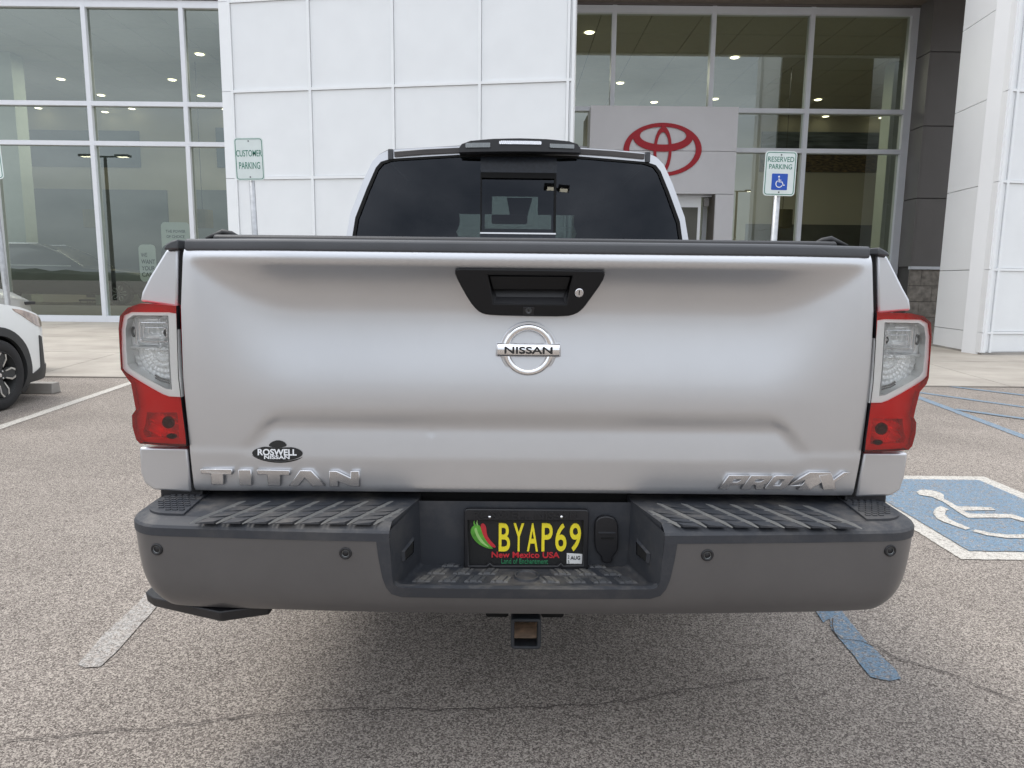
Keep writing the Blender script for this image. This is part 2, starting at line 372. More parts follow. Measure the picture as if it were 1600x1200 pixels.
def inpoly(p, poly):
    x, y = p; c = False; j = len(poly) - 1
    for i in range(len(poly)):
        xi, yi = poly[i]; xj, yj = poly[j]
        if (yi > y) != (yj > y) and x < (xj - xi) * (y - yi) / (yj - yi) + xi: c = not c
        j = i
    return c
def subdiv(poly, step):
    out = []
    for i in range(len(poly)):
        a = Vector(poly[i]); b = Vector(poly[(i + 1) % len(poly)]); n = max(1, int((b - a).length / step))
        out += [a + (b - a) * k / n for k in range(n)]
    return out
def sheet(outline, fn, step=.02, holes=(), thick=0.0, stepz=None, smooth=True):
    """flat outline (u,v) filled with a fine triangulation, mapped by fn(u,v)->3d, given thickness away from the camera"""
    stepz = stepz or step
    loops = [subdiv(outline, step)] + [subdiv(h, step) for h in holes]
    pts = []; edges = []
    for lp in loops:
        o = len(pts); pts += [Vector((p[0], p[1])) for p in lp]; edges += [(o + i, o + (i + 1) % len(lp)) for i in range(len(lp))]
    nb = len(pts)
    us = [p.x for p in pts]; vs = [p.y for p in pts]
    bl = [[(p[0], p[1]) for p in lp] for lp in loops]
    u = min(us) + step * .5; row = 0
    bx = [(p.x, p.y) for p in pts]
    while u < max(us):
        v = min(vs) + stepz * (.5 if row % 2 else .25)
        while v < max(vs):
            if inpoly((u, v), bl[0]) and not any(inpoly((u, v), h) for h in bl[1:]):
                pts.append(Vector((u, v)))
            v += stepz
        u += step; row += 1
    # drop interior points too near the boundary
    cell = {}
    for i in range(nb): cell.setdefault((int(pts[i].x / step), int(pts[i].y / step)), []).append(pts[i])
    keep = pts[:nb]
    for p in pts[nb:]:
        cx, cy = int(p.x / step), int(p.y / step)
        if all((p - q).length > min(step, stepz) * .45 for a in (-1, 0, 1) for b in (-1, 0, 1) for q in cell.get((cx + a, cy + b), ())): keep.append(p)
    r = delaunay_2d_cdt(keep, edges, [], 0, 1e-7)
    V, Fs = r[0], r[2]
    fs = []
    for f in Fs:
        c = ((V[f[0]].x + V[f[1]].x + V[f[2]].x) / 3, (V[f[0]].y + V[f[1]].y + V[f[2]].y) / 3)
        if inpoly(c, bl[0]) and not any(inpoly(c, h) for h in bl[1:]): fs.append(tuple(f))
    P = [Vector(fn(v.x, v.y)) for v in V]
    mb = MB(); 
    if not thick:
        mb.add(P, fs); return mb
    n = len(P); cnt = {}
    for f in fs:
        for a, b in ((f[0], f[1]), (f[1], f[2]), (f[2], f[0])): cnt[(a, b)] = 1
    rim = [(a, b) for (a, b) in cnt if (b, a) not in cnt]
    off = thick if isinstance(thick, Vector) else Vector((0, thick, 0))
    mb.add(P + [p + off for p in P], fs + [(f[2] + n, f[1] + n, f[0] + n) for f in fs] + [(a, a + n, b + n, b) for a, b in rim])
    return mb
def sheet_part(name, outline, fn, mat, parent, **k):
    mb = sheet(outline, fn, **k); me = mb.mesh(name, mat, True)
    try: me.set_sharp_from_angle(angle=R(40))
    except Exception: pass
    return link(name, me, parent)

def text_mesh(s, x0, x1, z0, z1, y, depth, mat, bold=0.0, shear=0.0, name='lettering', keep_ratio=False):
    """lettering standing in the xz plane facing -y, stretched to the given box"""
    cu = bpy.data.curves.new('t', 'FONT'); cu.body = s; cu.offset = bold; cu.shear = shear; cu.extrude = .5; cu.fill_mode = 'BOTH'; cu.resolution_u = 5
    ob = bpy.data.objects.new('t', cu); COL.objects.link(ob)
    bpy.context.view_layer.update()
    me = bpy.data.meshes.new_from_object(ob.evaluated_get(bpy.context.evaluated_depsgraph_get()))
    bpy.data.objects.remove(ob); bpy.data.curves.remove(cu)
    xs = [v.co.x for v in me.vertices]; ys = [v.co.y for v in me.vertices]
    ax, bx_, ay, by = min(xs), max(xs), min(ys), max(ys)
    for v in me.vertices:
        v.co = Vector((x0 + (v.co.x - ax) / (bx_ - ax) * (x1 - x0), y - v.co.z * depth * 1.0, z0 + (v.co.y - ay) / (by - ay) * (z1 - z0)))
    me.materials.clear(); me.materials.append(mat); me.name = name
    return me
def curve_mesh(polys, mat, extrude, bevel=0.0, name='shape', y=0.0):
    """polygons (first outline, others holes, as (x,z)) extruded with bevelled edges, facing -y; y = plane of the middle"""
    cu = bpy.data.curves.new('c', 'CURVE'); cu.dimensions = '2D'; cu.fill_mode = 'BOTH'; cu.extrude = extrude; cu.bevel_depth = bevel; cu.bevel_resolution = 1; cu.offset = -bevel
    for pl in polys:
        sp = cu.splines.new('POLY'); sp.points.add(len(pl) - 1); sp.use_cyclic_u = True
        for i, p in enumerate(pl): sp.points[i].co = (p[0], p[1], 0, 1)
    ob = bpy.data.objects.new('c', cu); COL.objects.link(ob); bpy.context.view_layer.update()
    me = bpy.data.meshes.new_from_object(ob.evaluated_get(bpy.context.evaluated_depsgraph_get()))
    bpy.data.objects.remove(ob); bpy.data.curves.remove(cu)
    for v in me.vertices: v.co = Vector((v.co.x, y - v.co.z, v.co.y))
    me.materials.clear(); me.materials.append(mat); me.name = name
    return me
def ellipse(cx, cz, a, b, n=48, t0=0, t1=2 * math.pi):
    return [(cx + a * math.cos(t0 + (t1 - t0) * i / n), cz + b * math.sin(t0 + (t1 - t0) * i / n)) for i in range(n)]
def rrect(x0, x1, z0, z1, r, n=5):
    out = []
    for cx, cz, a in ((x1 - r, z1 - r, 0), (x0 + r, z1 - r, 90), (x0 + r, z0 + r, 180), (x1 - r, z0 + r, 270)):
        out += [(cx + r * math.cos(R(a + 90 * i / n)), cz + r * math.sin(R(a + 90 * i / n))) for i in range(n + 1)]
    return out
def strip2d(pts, w):
    """thick polyline as one outline (mitred)"""
    L_, R_ = [], []
    for i, p in enumerate(pts):
        a = Vector(pts[max(i - 1, 0)]); b = Vector(pts[min(i + 1, len(pts) - 1)]); d = (b - a).normalized(); n = Vector((-d.y, d.x))
        ww = w[i] if isinstance(w, (list, tuple)) else w
        L_.append(tuple(Vector(p) + n * ww / 2)); R_.append(tuple(Vector(p) - n * ww / 2))
    return L_ + R_[::-1]
def smooth(t): t = max(0.0, min(1.0, t)); return t * t * (3 - 2 * t)
def chaikin(poly, n=2, closed=True):
    for _ in range(n):
        out = []; m_ = len(poly)
        for i in range(m_ if closed else m_ - 1):
            a, b = poly[i], poly[(i + 1) % m_]
            out += [(a[0] * .75 + b[0] * .25, a[1] * .75 + b[1] * .25), (a[0] * .25 + b[0] * .75, a[1] * .25 + b[1] * .75)]
        if not closed: out = [poly[0]] + out + [poly[-1]]
        poly = out
    return poly

# ================================================================== GROUND
structure('ground', MB().add([(-300, -300, 0), (300, -300, 0), (300, 300, 0), (-300, 300, 0)], [(0, 1, 2, 3)]), M['asphalt'])
def gpoly(name, pts, mat, z=.004, label=None, px=True, parent=None):
    P = [gnd(*p, z) if px else Vector((p[0], p[1], z)) for p in pts]
    P = [Vector((p.x, p.y, z)) for p in P]
    mb = MB(); n = len(P)
    # thin real sheet: ragged edge by subdividing
    Q = []
    for i in range(n):
        a, b = P[i], P[(i + 1) % n]; k = max(1, int((b - a).length / .03)); k = min(k, 60)
        for j in range(k):
            q = a + (b - a) * j / k
            if j: q = q + Vector((random.uniform(-1, 1), random.uniform(-1, 1), 0)) * .0025
            Q.append(q)
    v2 = [Vector((q.x, q.y)) for q in Q]; m_ = len(v2)
    r = delaunay_2d_cdt(v2, [(i, (i + 1) % m_) for i in range(m_)], [], 0, 1e-7)
    bl = [(v.x, v.y) for v in v2]
    fs = [tuple(f) for f in r[2] if inpoly((sum(r[0][i].x for i in f) / 3, sum(r[0][i].y for i in f) / 3), bl)]
    mb.add([(v.x, v.y, z) for v in r[0]], fs)
    o = part(name, mb, mat, parent, fix=False)
    for p in o.data.polygons:
        pass
    if not parent: tag(o, kind='structure')
    if label: o['label'] = label
    return o
def gline(name, a, b, wa, wb, mat, z=.004, label=None):      # stripe between two ground points, widths in metres
    a, b = Vector(a[:2]), Vector(b[:2]); d = (b - a).normalized(); n = Vector((-d.y, d.x))
    return gpoly(name, [tuple(a + n * wa / 2), tuple(b + n * wb / 2), tuple(b - n * wb / 2), tuple(a - n * wa / 2)], mat, z, label, px=False)
# left stripes
p1, p2 = gnd(0, 668), gnd(200, 600)
dd = (p2 - p1).normalized()
gline('parking_stripe', p1 - dd * 2.6, p2 + dd * .4, .105, .105, M['white_paint'], label='white stripe beside the white car')
gpoly('parking_stripe', [(122, 1038), (133, 1043), (157, 1041), (180, 1020), (236, 958), (300, 880), (272, 875), (215, 943), (160, 993)], M['faded_paint'],
      label='faded white stripe end below the left corner of the bumper')
# right blue hatching
HZ = [((1432, 620), (1600, 683), .10), ((1436, 613.5), (1600, 636.5), .10), ((1470, 602.5), (1600, 618), .10), ((1493, 640), (1600, 655), .10), ((1570, 601), (1600, 605.5), .10)]
for i, (a, b, w) in enumerate(HZ):
    A, B = gnd(*a), gnd(*b); d_ = (B - A)
    gline('hatch_stripe', A - (d_.normalized() * .5 if i in (0, 1) else Vector()), A + d_ * (3.2 if i else 2.1), w, w, M['blue_paint'], z=.004 + .001 * i, label=None)
gpoly('parking_stripe', [(1262, 930), (1272.5, 951), (1286, 972.5), (1296, 966), (1300, 984), (1330, 1019), (1360, 1057.5), (1390, 1064), (1408, 1060), (1400, 1047), (1350, 998), (1312, 950), (1290, 920)],
      M['blue_paint'], label='blue stripe end below the right side of the bumper')
# accessible-space emblem on the ground
bx = dict(x0=gnd(1512, 875).x - .03, x1=3.24, y0=gnd(1512, 875).y, y1=gnd(1500, 745).y)
w_ = .10
gpoly('painted_border', [(bx['x0'], bx['y0']), (bx['x1'], bx['y0']), (bx['x1'], bx['y1']), (bx['x0'], bx['y1'])], M['white_paint'], .004, px=False)
gpoly('painted_square', [(bx['x0'] + w_, bx['y0'] + w_), (bx['x1'] - w_, bx['y0'] + w_), (bx['x1'] - w_, bx['y1'] - w_), (bx['x0'] + w_, bx['y1'] - w_)], M['blue_paint'], .008, px=False)
def c6(l): return [(1340 + x / 6.154, 730 + y / 6.154) for x, y in l]
gpoly('painted_wheelchair_rider', c6([(565, 235), (600, 217), (700, 218), (790, 240), (832, 270), (830, 300), (960, 375), (1280, 384), (1330, 412), (1010, 417), (1080, 445), (1480, 450), (1650, 505), (1900, 520), (1900, 560), (1650, 535), (1470, 485), (1060, 485), (1000, 450), (820, 330), (720, 285), (640, 272), (590, 262)]), M['white_paint'], .012)
gpoly('painted_wheelchair_wheel', c6([(800, 370), (745, 400), (725, 440), (760, 490), (830, 525), (1040, 600), (1085, 585), (950, 530), (880, 495), (840, 450), (850, 420), (880, 405)]), M['white_paint'], .012)
gpoly('painted_wheelchair_wheel', c6([(1110, 615), (1130, 598), (1280, 630), (1450, 648), (1620, 640), (1850, 610), (1850, 650), (1640, 682), (1440, 680), (1250, 655)]), M['white_paint'], .012)
# cracks
def crack(pts, w, seed):
    random.seed(seed); P = [gnd(*p) for p in pts]; Q = []
    for a, b in zip(P[:-1], P[1:]):
        k = max(2, int((b - a).length / .035))
        for j in range(k): Q.append(a + (b - a) * j / k + Vector((random.uniform(-1, 1), random.uniform(-1, 1), 0)) * .008)
    L_ = []; R_ = []
    for i, q in enumerate(Q):
        d = (Q[min(i + 1, len(Q) - 1)] - Q[max(i - 1, 0)]).normalized(); n = Vector((-d.y, d.x, 0)); ww = w * random.uniform(.15, 1)
        L_.append(q + n * ww); R_.append(q - n * ww)
    mb = MB(); k = len(Q); z = Vector((0, 0, .0055))
    mb.add([p + z for p in L_ + R_], [(i, i + 1, k + i + 1, k + i) for i in range(k - 1)])
    structure('asphalt_crack', mb, M['crack'], fix=False)
crack([(1303, 968), (1300, 985), (1318, 1000), (1345, 1004), (1375, 1015), (1400, 1030), (1440, 1040), (1490, 1058), (1530, 1075), (1570, 1090), (1610, 1105)], .0032, 3)
crack([(-20, 1165), (120, 1148), (260, 1138), (420, 1118), (560, 1108), (700, 1112), (850, 1108), (980, 1098), (1100, 1075), (1210, 1060), (1300, 1035)], .0030, 5)
for (px, py, r_) in ((1271, 1031, .007), (1538, 1188, .008), (110, 899, .007), (1241, 1109, .005), (1405, 987, .005), (30, 968, .005), (560, 1170, .006), (690, 1088, .005), (1030, 1160, .005)):
    p = gnd(px, py); structure('asphalt_pit', MB().add([(p.x + r_ * math.cos(a * 1.05) * random.uniform(.5, 1.1), p.y + r_ * math.sin(a * 1.05) * random.uniform(.6, 1.3), .0052) for a in range(6)], [(0, 1, 2, 3, 4, 5)]), M['crack'], fix=False)
random.seed(11)

# concrete apron laid in slabs, joints fanning a little
apron = thing('concrete_apron', None, None); apron['kind'] = 'structure'
XJ = [-24.8, -18.6, -12.4, -9.3, -6.17, -3.1, 0, 3.2, 6.42, 9.6, 12.8, 19, 25]
YJ = [9.05, 12.0, 15.0, 18.0, 20.6]
fan = lambda X, Y: X * (1 + .026 * (Y - 9.05))
structure('apron_bed', MB().box(-40, 40, 9.05, 22, -.1, .002), M['mortar'])
for i in range(len(XJ) - 1):
    for j in range(len(YJ) - 1):
        g = .006; q = []
        for (X, Y, sx, sy) in ((XJ[i], YJ[j], 1, 1), (XJ[i + 1], YJ[j], -1, 1), (XJ[i + 1], YJ[j + 1], -1, -1), (XJ[i], YJ[j + 1], 1, -1)):
            q.append((fan(X, Y) + sx * g, Y + (0 if (j == 0 and sy > 0) else sy * g), .004))
        part('slab', MB().prism(q, (0, 0, .014 + .002 * ((i * 3 + j) % 3))), M['concrete'], apron)

# ================================================================== DEALERSHIP BUILDING
GY = 20.0                                   # glass plane
B = thing('dealership_building', 'glass fronted car dealership with white angled portal walls behind the silver pickup', 'building')
def X(px, py=300, Y=GY): return at(px, py, Y).x
def Z(px, py, Y=GY): return at(px, py, Y).z
zt = [Z(140, 6), Z(141, 162), Z(141, 224), 0.10]           # transom heights
ztop = zt[0]
# window frames: verticals
vl = [X(141, 162) - 2.72 * 2, X(141, 162) - 2.72, X(141, 162), X(291, 163), X(291, 163) + 2.72]
vr = [X(956, 165) - 2.72, X(956, 165), X(1109, 165), X(1260, 170), X(1417, 172)]
def bay(xs, frame, zs):
    for i in range(len(xs)):
        w = .058 if 0 < i < len(xs) - 1 else .10
        part('mullion', MB().box(xs[i] - w, xs[i] + w, GY - .06, GY + .18, .02, zs[0] + .1), frame, B)
    for i in range(len(xs) - 1):
        for j, z in enumerate(zs):
            hh = .058 if j in (1, 2) else .09
            part('transom', MB().box(xs[i] + .058, xs[i + 1] - .058, GY - .055, GY + .16, z - hh, z + hh), frame, B)
        for j in range(len(zs) - 1):
            part('window_pane', MB().add([(xs[i] + .05, GY + .05, zs[j + 1] + .05), (xs[i + 1] - .05, GY + .05, zs[j + 1] + .05), (xs[i + 1] - .05, GY + .05, zs[j] - .05), (xs[i] + .05, GY + .05, zs[j] - .05)], [(0, 1, 2, 3)]), M['showglass'], B)
bay(vl, M['framewhite'], zt)
bay(vr, M['framewhite'], zt)
# header above the glass
part('header_panel', MB().box(-30, X(350, 100, 13.2) + 1, GY - .10, GY + .3, ztop + .101, ztop + 1.6), M['header'], B)
part('header_panel', MB().box(0, 14, GY - .10, GY + .3, ztop + .101, ztop + 1.6), M['header'], B)
# dark cladding to the right of the glass
xr = vr[-1] + .11; DY = 19.3
jz = [Z(1465, 81, DY), Z(1460, 197, DY), Z(1455, 310, DY), Z(1450, 417, DY)]
zs_ = [jz[0] + (jz[0] - jz[1]), jz[0], jz[1], jz[2], jz[3]]
for k in range(4):
    part('cladding_panel', MB().box(xr + .03, 17, DY, DY + .05, zs_[k + 1] + .012, zs_[k] - .012), M['darkclad'], B)
    part('cladding_panel', MB().box(xr - .02, xr + .028, DY + .003, GY - .05, zs_[k + 1] + .012, zs_[k] - .012), M['darkclad'], B)
part('cladding_panel', MB().box(xr + .03, 17, DY, DY + .05, zs_[0] + .012, 11.5), M['darkclad'], B)
part('backing_wall', MB().box(xr + .04, 17, DY + .052, GY + .3, 0.0, 11.5), M['mortar'], B)
part('sill', MB().box(xr - .05, 17, DY - .09, DY + .049, jz[3] - .07, jz[3] + .008), M['framewhite'], B)
# split-face blocks below
bh = (jz[3] - .08) / 4; bw = .62
bme = {}
for r_ in range(4):
    x = xr - .02 - (.31 if r_ % 2 else 0); z0 = r_ * bh
    while x < 16:
        mb = MB(); n = 5; vs = []
        a, b_ = max(x, xr - .02), x + bw - .012
        if b_ - a > .1:
            for i in range(n + 1):
                for j in range(4):
                    e = 0 if i in (0, n) or j in (0, 3) else random.uniform(-.016, -.002)
                    vs.append((a + (b_ - a) * i / n, DY - .03 + e, z0 + .006 + (bh - .012) * j / 3))
            fs = [(i * 4 + j, (i + 1) * 4 + j, (i + 1) * 4 + j + 1, i * 4 + j + 1) for i in range(n) for j in range(3)]
            mb.add(vs, fs); mb.box(a, b_, DY - .024, DY + .05, z0 + .006, z0 + bh - .006)
            part('block', mb, M['block'], B, fix=False)
        x += bw

# interior
IY = 32.0
def room(x0, x1, tag_):
    ztc = ztop + .02
    # ceiling made of large panels
    nx = int((x1 - x0) / 1.3); ny = 7
    for i in range(nx):
        for j in range(ny):
            a = x0 + (x1 - x0) * i / nx; b_ = x0 + (x1 - x0) * (i + 1) / nx; c = GY + .2 + (IY - GY - .2) * j / ny; d_ = GY + .2 + (IY - GY - .2) * (j + 1) / ny
            part('ceiling_panel', MB().box(a + .012, b_ - .012, c + .012, d_ - .012, ztc, ztc + .03), M['ceil'], B)
    part('ceiling_deck', MB().box(x0, x1, GY + .2, IY, ztc + .04, ztc + .2), M['ceilgap'], B)
    part('interior_wall', MB().box(x0, x1, IY, IY + .2, 0, ztc + .2), M['inwall'], B)
    part('interior_floor', MB().box(x0, x1, GY + .18, IY, -.05, .03), M['infloor'], B)
room(-26, -3.2, 'l'); room(-3.2, xr + 8.2, 'r')
part('interior_side_wall', MB().box(xr + 8.2, xr + 8.4, GY + .3, IY, 0, ztop + .3), M['inwall'], B)
part('interior_side_wall', MB().box(-26.2, -26, GY + .3, IY, 0, ztop + .3), M['inwall'], B)
part('roof_slab', MB().box(-30, 20, GY - .1, IY + .5, ztop + 1.61, ztop + 2.0), M['header'], B)
def wallbox(name, px0, py0, px1, py1, Y, mat, d=.1):
    a = at(px0, py0, Y); b_ = at(px1, py1, Y)
    return part(name, MB().box(min(a.x, b_.x), max(a.x, b_.x), Y - d, Y - .002, min(a.z, b_.z), max(a.z, b_.z)), mat, B)
wallbox('mural', -260, 200, 221, 262, IY, M['mural_blue'])
wallbox('mural', 338, 200, 470, 263, IY, M['mural_blue'])
wallbox('mural', 1190, 206, 1386, 270, IY, M['mural'])
wallbox('mural', 980, 206, 1120, 270, IY, M['mural_blue'])
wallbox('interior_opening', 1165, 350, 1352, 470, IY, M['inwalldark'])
wallbox('interior_opening', -60, 294, 270, 448, IY, M['inwallgrey'])
wallbox('interior_opening', 308, 297, 470, 448, IY, M['inwallgrey'])
wallbox('back_counter', 40, 420, 112, 452, IY - 2, M['lampshade'], .6)
for px in (1388, 30, -60):
    c = at(px, 300, 24.5)
    part('interior_column', MB().box(c.x - .3, c.x + .3, 24.2, 24.8, 0, ztop + .01), M['column'], B)
c = at(162, 300, 21.6); 
for px in (150, 1240):
    c = at(px, 300, 22.3); part('interior_column', MB().box(c.x - .14, c.x + .14, 22.1, 22.5, 0, 1.0), M['column'], B)
# downlights
for px, py in ((95, 124), (158, 149), (269, 125), (312, 85), (60, 169), (164, 175), (206, 170), (314, 150), (352, 171), (921, 51), (969, 130), (1148, 90), (1117, 155), (1278, 156), (1290, 182), (1378, 184), (1240, 177), (1022, 160)):
    d_ = ray(px, py); zc = ztop + .01; p = CAM + d_ * ((zc - H) / d_.z)
    if p.y > IY - .3: p = CAM + d_ * ((IY - .5) / d_.y)
    if p.y < GY + .4: p = CAM + d_ * ((GY + .6) / d_.y)
    mb = MB().lathe([(.0, -.012), (.12, -.012), (.14, 0.0)], (p.x, p.y, min(p.z, zc)), 'z', 20)
    part('downlight', mb, M['downlight'], B)
# two of the lit ceiling fixtures carry enough light for the room behind the glass
for (lx, ly) in ((-13.5, 25.5), (-8.0, 25.5), (3, 25.5), (8.5, 25.5)):
    ld = bpy.data.lights.new('ceiling_lamp', 'AREA'); ld.energy = 150; ld.size = 2.5; ld.color = (1, .93, .78)
    lo = bpy.data.objects.new('ceiling_lamp', ld); COL.objects.link(lo); lo.location = (lx, ly, ztop - .15); lo.parent = B

# angled white portal wall on the left
WP = 1.524; AL = R(9.5)
def portal_face(origin, ax, n0, n1, zrows, xs=None, trim=.045):
    """wall of white panels in a grid of slim raised trims; origin at its near corner, ax = unit vector along the face"""
    nrm = Vector((ax.y, -ax.x, 0));  nrm = nrm if nrm.y < 0 else -nrm
    def pt(s, o, z): q = origin + ax * s + nrm * o; return (q.x, q.y, z)
    def slab(name, s0, s1, o0, o1, z0, z1, mat):
        part(name, MB().hexa([pt(s0, o1, z0), pt(s1, o1, z0), pt(s1, o1, z1), pt(s0, o1, z1)], [pt(s0, o0, z0), pt(s1, o0, z0), pt(s1, o0, z1), pt(s0, o0, z1)]), mat, B)
    slab('portal_backing', xs[0], xs[-1], -.5, -.02, .02, zrows[-1] + .02, M['sidewhite'])
    for i in range(len(xs)):
        slab('panel_trim', xs[i] - trim * .5, xs[i] + trim * .5, -.02, .035, .06, zrows[-1], M['trimwhite'])
    for i in range(len(xs) - 1):
        for j in range(len(zrows) - 1):
            slab('wall_panel', xs[i] + trim * .5 + .006, xs[i + 1] - trim * .5 - .006, -.02, .004 + .0015 * ((i + j) % 3), zrows[j] + trim * .5 + .006, zrows[j + 1] - trim * .5 - .006, M['wallwhite'])
            slab('panel_trim', xs[i] + trim * .5, xs[i + 1] - trim * .5, -.02, .030, zrows[j + 1] - trim * .5, zrows[j + 1] + trim * .5, M['trimwhite'])
rc = at(897, 130, 12.0); rc.z = 0
axl = Vector((-math.cos(AL), math.sin(AL), 0))           # runs to the left and away
def hit(px, py, origin, ax):                              # param s where the pixel ray meets the vertical plane
    d_ = ray(px, py); n = Vector((-ax.y, ax.x, 0)); t = (origin - CAM).dot(n) / d_.dot(n); p = CAM + d_ * t; return (p - origin).dot(ax), p.z
sx_ = [0, .11] + [hit(px, 100, rc, axl)[0] for px in (750, 614, 484)]
s_last = hit(362, 100, rc, axl)[0]; s_end = hit(346, 100, rc, axl)[0]
sx_ = [.02, hit(888, 100, rc, axl)[0], hit(750, 100, rc, axl)[0], hit(614, 100, rc, axl)[0], hit(484, 100, rc, axl)[0], s_last]
z1 = hit(620, 134.5, rc, axl)[1]; z2 = hit(530, 277, rc, axl)[1]; dz = z1 - z2
print('portal rows', z1, z2, dz, sx_, s_end)
rows = sorted([z2 - dz * k for k in range(0, 4) if z2 - dz * k > .2] + [z1 + dz * k for k in range(0, 7)]); rows = [.06] + rows
portal_face(rc, axl, 0, 0, rows, sx_)
q0 = rc + axl * s_last; q1 = rc + axl * s_end
ny_ = Vector((axl.y, -axl.x, 0)); ny_ = -ny_ if ny_.y > 0 else ny_
for j in range(len(rows) - 1):                            # corner post in lengths
    part('corner_post', MB().hexa([(q1.x, q1.y - .03, rows[j] + .004), (q0.x - .01, q0.y - .03, rows[j] + .004), (q0.x - .01, q0.y - .03, rows[j + 1] - .004), (q1.x, q1.y - .03, rows[j + 1] - .004)],
                                  [(q1.x, q1.y + 1.6, rows[j] + .004), (q0.x - .01, q0.y + 1.6, rows[j] + .004), (q0.x - .01, q0.y + 1.6, rows[j + 1] - .004), (q1.x, q1.y + 1.6, rows[j + 1] - .004)]), M['trimwhite'], B)
part('portal_return_wall', MB().hexa([(rc.x, rc.y + .02, .02), (rc.x + .01, rc.y + .02, .02), (rc.x + .01, rc.y + .02, rows[-1]), (rc.x, rc.y + .02, rows[-1])],
                                     [(rc.x - .5, GY - .1, .02), (rc.x - .3, GY - .1, .02), (rc.x - .3, GY - .1, rows[-1]), (rc.x - .5, GY - .1, rows[-1])]), M['sidewhite'], B)

# right pier
pn = gnd(1531, 556); pf = gnd(1457, 542)
axs = (pf - pn); axs.z = 0; slen = axs.length; axs.normalize()
axr = Vector((math.cos(R(10)), math.sin(R(10)), 0))
def zedge(py, px):                                        # heights on the near corner
    s, z = hit(px, py, pn, axr); return z
zr = [.05, hit(1536, 520, pn, axr)[1], hit(1545, 421, pn, axr)[1]]
stepz_ = hit(1554, 283, pn, axr)[1] - zr[2]
zr += [zr[2] + stepz_ * k for k in range(1, 6)]
print('pier', pn, pf, slen, zr)
portal_face(pn, axr, 0, 0, zr, [.05, .18] + [.18 + 1.52 * k for k in range(1, 5)])
# its side face, turned to the entrance, in smooth panels
sn = Vector((-axs.y, axs.x, 0)); sn = sn if sn.x < 0 else -sn
L2 = 7.5 
for j in range(len(zr) - 1):
    a, b_ = pn, pn + axs * slen
    def pp(q, o, z): w = q + sn * o; return (w.x, w.y, z)
    part('side_panel', MB().hexa([pp(a, 0, zr[j] + .006), pp(b_, 0, zr[j] + .006), pp(b_, 0, zr[j + 1] - .006), pp(a, 0, zr[j + 1] - .006)],
                                 [pp(a, -.05, zr[j] + .006), pp(b_, -.05, zr[j] + .006), pp(b_, -.05, zr[j + 1] - .006), pp(a, -.05, zr[j + 1] - .006)]), M['sidewhite'], B)
e = pn + axs * slen
part('pier_core', MB().hexa([(pn.x + .06, pn.y + .05, .02), (pn.x + 3, pn.y + .6, .02), (pn.x + 3, pn.y + .6, zr[-1]), (pn.x + .06, pn.y + .05, zr[-1])],
                            [(e.x + .06, e.y, .02), (pn.x + 3, e.y + .6, .02), (pn.x + 3, e.y + .6, zr[-1]), (e.x + .06, e.y, zr[-1])]), M['mortar'], B)
part('pier_base', MB().hexa([(pn.x + .02, pn.y - .01, .018), (pn.x + 8, pn.y + 1.4, .018), (pn.x + 8, pn.y + 1.4, .06), (pn.x + .02, pn.y - .01, .06)],
                            [(e.x, e.y + .1, .018), (pn.x + 8, e.y + 1.4, .018), (pn.x + 8, e.y + 1.4, .06), (e.x, e.y + .1, .06)]), M['stop'], B)
# beam and soffit spanning the entrance, above the picture
part('portal_beam', MB().box(rc.x + .2, 16, 15.8, 16.0, ztop + .13, 12.2), M['wallwhite'], B)
part('portal_soffit', MB().box(rc.x + .2, 16, 16.001, GY - .11, ztop + .15, ztop + .4), M['soffit'], B)

# entrance vestibule
VY = 19.1
vx0, vx1 = X(921, 250, VY), X(1150, 250, VY)
vz0, vz1, vz2 = Z(1150, 167, VY), Z(1035, 235.5, VY), Z(1140, 303.5, VY)
dx0, dx1 = X(1030, 330, VY), X(1117, 330, VY)
part('entrance_panel', MB().box(vx0, vx1, VY, VY + .06, vz1 + .006, vz0), M['vest'], B)
part('entrance_panel', MB().box(vx0, vx1, VY, VY + .06, vz2 + .006, vz1 - .006), M['vest'], B)
part('entrance_panel', MB().box(dx1, vx1, VY, VY + .06, .03, vz2 - .006), M['vest'], B)
part('entrance_panel', MB().box(vx0, dx0 - 1.4, VY, VY + .06, .03, vz2 - .006), M['vest'], B)
part('entrance_core', MB().box(vx0 + .01, vx1 - .01, VY + .062, GY - .07, vz2 + .01, vz0 - .01), M['vest'], B)
part('entrance_side_panel', MB().box(vx1 - .06, vx1, VY + .061, GY - .06, .03, vz2 + .01), M['vest'], B)
part('entrance_side_panel', MB().box(dx1 - .005, dx1 + .05, VY + .061, VY + .7, .03, vz2 + .01), M['header'], B)
dr = part('door', MB().box(dx0 - .6, dx1 - .28, VY + .35, VY + .42, .05, vz2 - .04), M['trimwhite'], B)
part('door_pane', MB().box(dx0 - .4, X(1092, 330, VY + .3) - .02, VY + .335, VY + .349, .3, Z(1080, 324, VY + .35)), M['inwalldark'], dr)
part('door_closer', MB().box(X(1100, 310, VY + .3), X(1108, 310, VY + .3), VY + .28, VY + .348, vz2 - .28, vz2 - .08), M['darkclad'], dr)
part('door_frame', MB().box(dx0 - .6, dx1 - .01, VY + .33, VY + .42, vz2 - .038, vz2 + .0), M['framewhite'], B)
